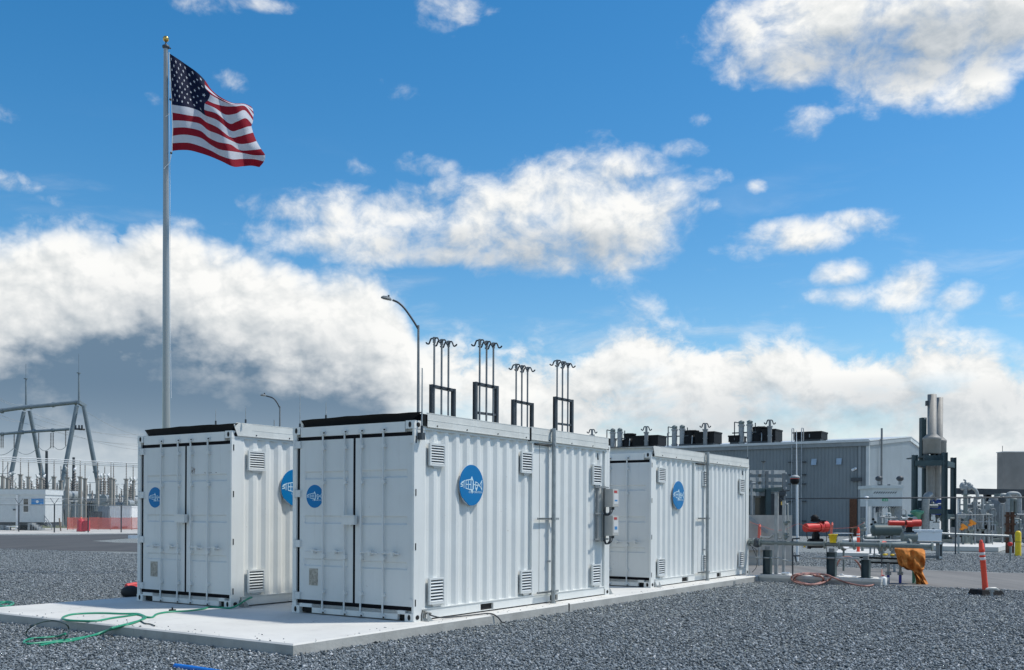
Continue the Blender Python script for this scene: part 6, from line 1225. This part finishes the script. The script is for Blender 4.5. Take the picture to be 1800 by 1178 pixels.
# bollard, hydrant post, railing
g = gp(1789.5, 977.5, 0); T = thing('bollard', 'bright yellow round-topped bollard near the right edge', 'bollard', g); zt_ = at(1789.5, 933, g.y).z; b = MB().use('yellow'); b.lathe(g, [(.125, 0), (.125, zt_ - .12), (.11, zt_ - .06), (.07, zt_ - .015), (.005, zt_)], 20); b.build('sleeve', None, T); b = MB().use('steel_dark'); b.lathe(g, [(.126, zt_ * .55), (.1275, zt_ * .55 + .01), (.126, zt_ * .55 + .02)], 20); b.build('seam', None, T)
g = gp(1776, 986, 0); T = thing('hydrant_post', 'thin green-grey post with a dark red knob, left of the yellow bollard', 'post', g); b = MB().use('skid_green'); b.cyl(g, at(1775.5, 960, g.y), .03, n=8); b.cyl(at(1775.5, 953, g.y), at(1775.5, 941, g.y), .03, n=8); b.build('pole', None, T); b = MB().use('valve_red'); b.lathe(at(1775.5, 957, g.y), [(.04, -.07), (.09, -.03), (.09, .05), (.05, .09)], 12); b.build('knob', None, T)
T = thing('pipe_railing', 'level galvanised pipe railing in front of the concrete pad, right of the cooler box', 'railing', gp(1720, 968, 0)); Y = 45
b = MB().use('galvanised'); b.tube(elbow([at(1655, 938, Y), at(1700, 940, Y), at(1777, 942.5, Y), at(1778, 960, Y)]), .055, 8); b.build('rail', None, T)
for x in (1685, 1730, 1777): p = at(x, 940, Y); b = MB().use('galvanised'); b.cyl((p.x, Y, 0), p, .045, n=8); b.build('post', None, T)
# white cooler on a steel stand
KYC = 38.0; a, c = at(1608.5, 951, KYC), at(1656, 931, KYC)
T = thing('cooler_box', 'white plastic cooler box sitting on the steel stand', 'cooler', ((a.x + c.x) / 2, KYC + .2, a.z)); b = MB().use('cooler_white'); w2 = (c.x - a.x) / 2; h = c.z - a.z; m = WM[T.name]; b.M = m; V = []
for z, q in ((0, .965), (h * .78, 1.0), (h * .78, 1.0)): V += [(-w2 * q, -.2 * q, z), (w2 * q, -.2 * q, z), (w2 * q, .2 * q, z), (-w2 * q, .2 * q, z)]
b.add(V[:8], [(0, 3, 2, 1), (0, 1, 5, 4), (1, 2, 6, 5), (2, 3, 7, 6), (3, 0, 4, 7), (4, 5, 6, 7)]); b.build('tub', None, T)
b = MB(m).use('cooler_white'); b.box((-w2 - .01, -.215, h * .80), (w2 + .01, .215, h * .97)); b.box((-w2 + .02, -.19, h * .97), (w2 - .02, .19, h)); lid = b.build('lid', None, T); b = MB(m).use('far_white'); [b.box((x - .03, -.232, h * .70), (x + .03, -.2152, h * .86)) for x in (-w2 * .62, w2 * .42)]; b.box((w2 + .01, -.05, h * .5), (w2 + .03, .05, h * .95)); b.build('latch', None, T)
T = thing('steel_stand', 'rusty-grey steel channel stand carrying the white cooler box', 'stand', ((a.x + c.x) / 2, KYC + .2, 0)); b = MB().use('mid_grey'); p, q = at(1600, 953, KYC + .2), at(1655, 953.5, KYC + .2); b.beam(p, q, .4, .07); b.build('top_beam', None, T)
for x in (1651, 1611): p = at(x, 955, KYC + .2); b = MB().use('gal_dull' if x > 1640 else 'mid_grey'); b.box((p.x - .07, KYC + .05, 0 if x < 1640 else at(x, 984, KYC).z), (p.x - .045, KYC + .35, p.z)); b.box((p.x + .045, KYC + .05, 0 if x < 1640 else at(x, 984, KYC).z), (p.x + .07, KYC + .35, p.z)); b.box((p.x - .045, KYC + .19, 0 if x < 1640 else at(x, 984, KYC).z), (p.x + .045, KYC + .21, p.z)); b.build('upright', None, T)
b = MB().use('mid_grey'); b.beam(at(1595, 979, KYC + .2), at(1656, 979, KYC + .2), .08, .09); b.box((at(1651, 980, KYC).x - .03, KYC + .1, 0), (at(1651, 980, KYC).x + .03, KYC + .2, at(1651, 984, KYC).z)); b.build('lower_beam', None, T); b = MB().use('skid_white'); b.cbox(at(1653, 955.5, KYC - .02), (.07, .05, .07)); b.cbox(at(1653, 980, KYC - .02), (.08, .05, .08)); b.build('end_plate', None, T)
# black pipe rack
KY = 25.2; T = thing('pipe_rack', 'low black double-rail pipe rack with clutter on top, left of the tarp', 'rack', (at(1550, 985, KY).x, KY, 0))
for y, h in ((980.5, .045), (988.5, .045)): b = MB().use('blade_black'); b.beam(at(1511, y - .5, KY), at(1600, y + 2.5, KY - .4), .10, h); b.build('rail', None, T)
b = MB().use('trim_paint'); b.beam(at(1511, 984.5, KY + .03), at(1600, 987, KY - .37), .08, .05); b.build('pipe', None, T)
for x in (1561.5, 1582.5):
    p = at(x, 990, KY - .3); g = Vector((p.x, p.y, 0)); b = MB().use('pipe_blue'); b.cyl(g, at(x, 1010, KY - .3), .036, n=12); b.build('blue_riser', None, T); b = MB().use('pipe_grey'); b.cyl(at(x, 1010.5, KY - .3), at(x, 1008, KY - .3), .072, n=14); b.cyl(at(x, 1007.3, KY - .3), at(x, 1005, KY - .3), .072, n=14); b.cyl(at(x, 1008, KY - .3), at(x, 990, KY - .3), .034, n=10); b.build('flange', None, T)
p = at(1606.5, 990, KY - .4); b = MB().use('pipe_green'); b.cyl((p.x, p.y, 0), at(1606.5, 985, KY - .4), .042, n=12); b.build('green_riser', None, T)
for i, (x, y, m, lab) in enumerate(((1543, 977, 'skid_white', 'small pale fitting'), (1556, 976.5, 'yellow', 'small yellow clip'), (1530, 977, 'far_white', 'small white rag-like bundle'), (1569, 977, 'yellow', 'second yellow clip, nearest the tarp'), (1575, 976, 'gal_dull', 'bent silver fitting'))):
    p = at(x, y, KY - .1); b = MB().use(m); b.ball(p + Vector((0, 0, .02)), .04, 8, 6, (1.7, 1, .7)); b.cyl(p, p + Vector((.07, 0, .04)), .015, n=6); one('rack_fitting', b, None, lab + ' lying on the black pipe rack', 'fitting', p - Vector((0, 0, .02)), 'fittings on the black pipe rack')
b = MB().use('steel_dark'); b.cyl(at(1550, 996, KY - .3), at(1550, 976, KY - .3), .014, n=6); b.cyl(at(1546, 980, KY - .3), at(1554, 980, KY - .3), .014, n=6); one('clamp_rod', b, None, 'thin vertical clamp rod hooked over the front of the black rack', 'clamp', at(1550, 996, KY - .3))
g = gp(1552, 1029.5, 0); T = thing('plastic_jug', 'white plastic jug on the gravel left of the blue pipes', 'jug', g); b = MB().use('far_white'); b.M = Matrix.Translation(g); b.lathe((0, 0, 0), [(.085, 0), (.095, .02), (.095, .175), (.085, .20), (.03, .225), (.03, .24)], 4); b.build('body', None, T); b = MB(Matrix.Translation(g)).use('strap_red'); b.cyl((0, 0, .24), (0, 0, .262), .035, n=10); b.build('cap', None, T)
# orange tarp draped over the rack end
TPY = 24.6
outl = [[(1584, 958), (1594, 956.5), (1606, 957), (1617, 961), (1626, 968)], [(1579, 966), (1591, 967), (1604, 968), (1615, 970), (1626.5, 975)], [(1583, 976), (1592, 978), (1604, 979), (1614, 979), (1626.5, 984)],
        [(1585, 986), (1594, 988), (1603, 990), (1613, 989), (1626, 993)], [(1587, 994), (1594, 997.5), (1600, 1001), (1613, 999), (1624, 1000.5)], [(1603, 1002), (1607, 1005), (1611, 1006), (1617, 1006), (1622, 1004)], [(1607, 1009), (1610, 1011), (1614, 1012), (1619, 1012), (1624.5, 1011)],
        [(1609.5, 1018), (1613, 1019), (1618, 1020), (1623, 1020), (1628, 1019)], [(1610, 1027), (1615, 1028.5), (1621, 1029.5), (1627, 1029), (1633, 1028)], [(1612, 1032), (1619, 1034.5), (1626, 1036.5), (1633, 1037.5), (1638.5, 1036.5)]]
nr, nc = len(outl), 5
def tarp(u, v):
    xs = [crv([p[0] for p in r], u, [0, .25, .5, .75, 1]) for r in outl]; ys = [crv([p[1] for p in r], u, [0, .25, .5, .75, 1]) for r in outl]; K = list(range(nr)); x = crv(xs, v, K); y = crv(ys, v, K)
    low = min(1, max(0, (v - 4.2) / 2)); d = -.12 - .13 * sin(pi * u) * (1 - low * .3) + .055 * sin(u * 15 + v * .7) * min(1, v * .5) + .20 * math.exp(-((u - .52) / .12) ** 2 - ((v - 4.0) / 1.3) ** 2) + .05 * sin((u * 1.6 - v * .42) * 7) * min(1, v * .5) + .022 * sin(u * 34 - v * 1.3) * min(1, v * .4) + (.26 * (1 - v / 1.0) if v < 1.0 else 0)
    return at(x, y, TPY + .1 + d)
T = thing('orange_tarp', 'orange-tan tarp draped over the end of the pipe rack, trailing to the gravel', 'tarp', gp(1615, 1034, 0)); b = MB().use('tarp_orange'); NU2, NV2 = 44, 72
pts = [tarp(i / NU2, (nr - 1) * j / NV2) for j in range(NV2 + 1) for i in range(NU2 + 1)]; fcs = [(j * (NU2 + 1) + i, (j + 1) * (NU2 + 1) + i, (j + 1) * (NU2 + 1) + i + 1, j * (NU2 + 1) + i + 1) for j in range(NV2) for i in range(NU2)]
b.add(pts, fcs, True); b.build('front_fold', None, T)
b = MB().use('tarp_orange'); pts2 = [Vector((p.x, p.y, p.z)) + Vector((0, .10 + .2 * min(1, max(0, 1 - abs((k // (NU2 + 1)) / NV2 - .3) * 1.4)), 0)) for k, p in enumerate(pts)]; b.add(pts2[:(NU2 + 1) * 36], [f for f in fcs if max(f) < (NU2 + 1) * 36], True)
bridge = [(i, i + 1) for i in range(NU2)]; b.add([pts[i] for i in range(NU2 + 1)] + [pts2[i] for i in range(NU2 + 1)], [(i, i + 1, NU2 + 1 + i + 1, NU2 + 1 + i) for i in range(NU2)], True); b.build('back_fold', None, T)
# ------------------------------------------------------------------ hoses, straps, blue pipe
def hose(name, pts, r, m, label, cat='hose', zs=None, k=8, group=None):
    P = smooth_path(pts, k); b = MB().use(m); b.tube(P, r, 8); return one(name, b, None, label, cat, P[0], group)
cc = gp(1424, 1021, 0); rngh = random.Random(2); P = []
def hp2(x, y, z=.02): return gp(x, y, z)
def hz(x, y, lift=0.0):          # hose point: on the pad top, against its front face, or on the gravel
    p = q_(x, y, 13.735)
    if p.z > .19: return gp(x, y, .195 + lift)
    return p if p.z > .03 else gp(x, y, .028 + lift)
LP = [(1440, 1010), (1420, 1007.5), (1398, 1010), (1391, 1016), (1397, 1023), (1415, 1027), (1436, 1026), (1447, 1020), (1442, 1013), (1425, 1009.5), (1405, 1011), (1396, 1017), (1402, 1024), (1420, 1028), (1440, 1026.5), (1456, 1020), (1461, 1014), (1448, 1009.5), (1428, 1008), (1408, 1009), (1397, 1014), (1400, 1021), (1416, 1026), (1434, 1027), (1450, 1022), (1446, 1015), (1430, 1011), (1446, 1010), (1460, 1013.5), (1474, 1019), (1488, 1024), (1504, 1028), (1522, 1030), (1535, 1028)]
Pm = [at(1550, 1002, KY - .35), at(1549.5, 1012, KY - .8), at(1545, 1021, KY - 1.1)]
hose('brown_hose', [hz(x, y, .02 * (k % 3)) for k, (x, y) in enumerate(LP)] + Pm[::-1], .021, 'hose_brown', 'reddish-brown hose coiled at the pad edge and running right to the black rack')
hose('brown_hose', [at(1515, 1005, 25.6), at(1512, 996, 25.5), at(1506, 987, 25.4), at(1495, 979.5, 25.4), at(1482, 979.5, 25.4), at(1474, 987, 25.5), at(1469, 1000, 25.6), at(1466, 1011, 25.7)], .023, 'hose_brown', 'reddish-brown hose arching up between the two right pipe supports')
T = thing('spigot_post', 'dark slim standpipe with two level arms rising behind the hose coil', 'standpipe', grd(1393.5)); b = MB().use('steel_dark'); b.tube([grd(1393.5), q_(1393, 947)], .022, 8); b.cyl(q_(1393, 947), q_(1406, 946.5), .022, n=8); b.cyl(q_(1395, 977), q_(1406, 977), .022, n=8); b.cyl(q_(1398, 978), q_(1400, 988), .02, n=6); b.build('pipe', None, T)
b = MB().use('cooler_white'); g = grd(1378, 13.95); [b.ball(q_(x, 1007.5, 14.0), .05, 8, 6, (1.8, 1, .5)) for x in (1378, 1383)]; one('white_fitting', b, None, 'small white lump on the pad edge left of the hose coil', 'fitting', g)
b = MB().use('far_white'); b.add([q_(1472, 1010, 13.95), q_(1506, 1014.5, 13.95), q_(1505, 1012.5, 14.2), q_(1478, 1010, 14.1)], [(0, 1, 2, 3)]); b.plate([q_(1476, 1009, 14.0), q_(1480, 1008.5, 14.0), q_(1484, 1012, 14.0), q_(1476, 1012, 14.0)], VD * .03); one('white_sheet', b, None, 'crumpled white sheet lying on the pad left of the rack support', 'sheet', q_(1476, 1012, 14.0))
b = MB().use('cable_dark'); b.tube(smooth_path([q_(1322, 962), q_(1327, 972), q_(1331, 985), q_(1329, 998), q_(1322, 1006, 14.1)]), .008, 6); b.tube(smooth_path([q_(1318, 957), q_(1323, 962), q_(1330, 968), q_(1329, 980)]), .006, 6); one('loose_cable', b, None, 'thin loose dark cable hanging beside the farthest container corner', 'cable', q_(1322, 1006, 14.3))
SZ = SLAB + .012
def sg(x, y): return gp(x, y, SZ)
def hg_(x, y, z=.03): return gp(x, y, z)
hose('green_hose', [S(.30, 3.68, SLAB + .15), S(.12, 3.6, SLAB + .13), S(-.20, 3.6, SLAB + .02), sg(372, 1067), sg(355, 1071), sg(330, 1074), sg(303, 1075.5), sg(288, 1077), sg(275, 1080), sg(268, 1085), sg(258, 1085), sg(250, 1081.5), sg(240, 1079), sg(215, 1079), sg(180, 1078), sg(150, 1078.5), sg(125, 1080.5), sg(110, 1086), sg(117, 1090), sg(140, 1091.5), sg(170, 1091.5), sg(195, 1087), sg(220, 1083.5), sg(240, 1080.5)], .016, 'hose_green', 'green hose looping over the slab from the left container corner')
hose('green_hose', [sg(240, 1080), sg(250, 1082.5), sg(256, 1086), sg(248, 1090), sg(235, 1094), sg(205, 1102), sg(195, 1105), hg_(180, 1113, .05), hg_(150, 1120), hg_(110, 1126), hg_(75, 1130), hg_(48, 1132), hg_(42, 1128), hg_(55, 1123), hg_(80, 1121), hg_(100, 1119), hg_(115, 1114, .10)], .016, 'hose_green', 'green hose running off the slab edge into loops on the near gravel')
hose('green_hose', [sg(247, 1091), sg(255, 1096), sg(264, 1097), sg(272, 1100)], .009, 'hose_dark', 'short dark green hose end lying right of the hose tangle')
hose('dark_hose', [hg_(115, 1120), hg_(118, 1118, .10), gp(121, 1107, .12), gp(117, 1098, .2), gp(100, 1092, .2), gp(82, 1092, .2), gp(62, 1098, .2), gp(48, 1108, .12), hg_(47, 1116, .06), hg_(54, 1122), hg_(75, 1123), hg_(100, 1121)], .010, 'hose_dark', 'dark green hose loop hanging over the slab edge onto gravel')
hose('green_hose', [hg_(70, 1135), hg_(95, 1130), hg_(125, 1127), hg_(160, 1118), hg_(190, 1108, .08), sg(225, 1098), sg(250, 1089), sg(252, 1084)], .016, 'hose_green', 'second green hose strand running beside the first down to the gravel')
hose('green_hose', [hg_(-14, 1062), hg_(2, 1058.5), hg_(18, 1058), hg_(24, 1061), hg_(16, 1065), hg_(4, 1066), hg_(-2, 1063), hg_(8, 1060), hg_(20, 1062), hg_(12, 1066.5), hg_(-10, 1066)], .016, 'hose_green', 'small green hose coil on the gravel at the left edge')
b = MB().use('blade_black'); p = sg(303, 1074.5); b.cyl(p + Vector((-.05, 0, .01)), p + Vector((.05, .0, .01)), .022, n=8); b.cyl(p + Vector((0, 0, -.005)), p + Vector((0, 0, .06)), .014, n=6); one('hose_coupling', b, None, 'black coupling on the green hose in front of the left container', 'coupling', p)
hose('side_cable', [S(.24, -.03, SLAB + .12), S(.30, -.08, SLAB + .08), S(.5, -.12, SLAB + .03), S(.8, -.16, SLAB + .02), S(1.2, -.22, SLAB + .02), S(1.5, -.30, SLAB + .02), S(1.62, -.36, SLAB - .04), S(1.68, -.40, .03), S(1.70, -.45, .02)], .011, 'cable_dark', 'dark cable from the nearest container corner over the slab edge', 'cable')
b = MB().use('plate_metal'); b.box((0, 0, 0), (.01, .01, .01)); b = MB(SITE).use('plate_metal'); b.box((.20, -.03, SLAB + .05), (.26, .02, SLAB + .15)); b.cyl((.22, -.03, SLAB + .13), (.34, -.05, SLAB + .10), .018, n=8); one('cable_gland', b, None, 'small metal plug box at the nearest container bottom corner', 'plug', S(.22, 0, SLAB + .1))
P = [gp(308, 1171, .03), gp(335, 1174.5, .03), gp(372, 1180, .03), gp(430, 1190, .03)]; T = thing('blue_pipe', 'bright blue plastic pipe lying on the gravel at the bottom edge', 'pipe', P[0]); b = MB().use('blue_pipe'); b.tube(P, .030, 10); b.build('tube', None, T)
g = S(1.35, 6.75, SLAB)
T = thing('strap_bundle', 'bundle of red straps piled behind the left corner of the left container', 'straps', gp(232, 1046, SLAB)); A = lambda x, y: gp(x, y, SLAB)
for k, (y, m) in enumerate(((1046, 'strap_red'), (1042, 'strap_red'), (1038, 'strap_red'))): b = MB().use(m); b.tube([gp(222, y, SLAB) * 1 + Vector((0, 0, .04 + k * .02)), gp(236, y - 1, SLAB) + Vector((0, 0, .06 + k * .02)), gp(258, y - 2, SLAB) + Vector((0, 0, .05 + k * .02))], .055, 8); b.build('strap', None, T)
p = gp(218, 1049, SLAB); b = MB().use('bag_black'); b.ball(p + Vector((.08, .1, .08)), .16, 12, 8, (1.1, 1, .75)); one('black_bag', b, None, 'small black bag beside the red straps on the slab edge', 'bag', p)
bpy.context.view_layer.update()
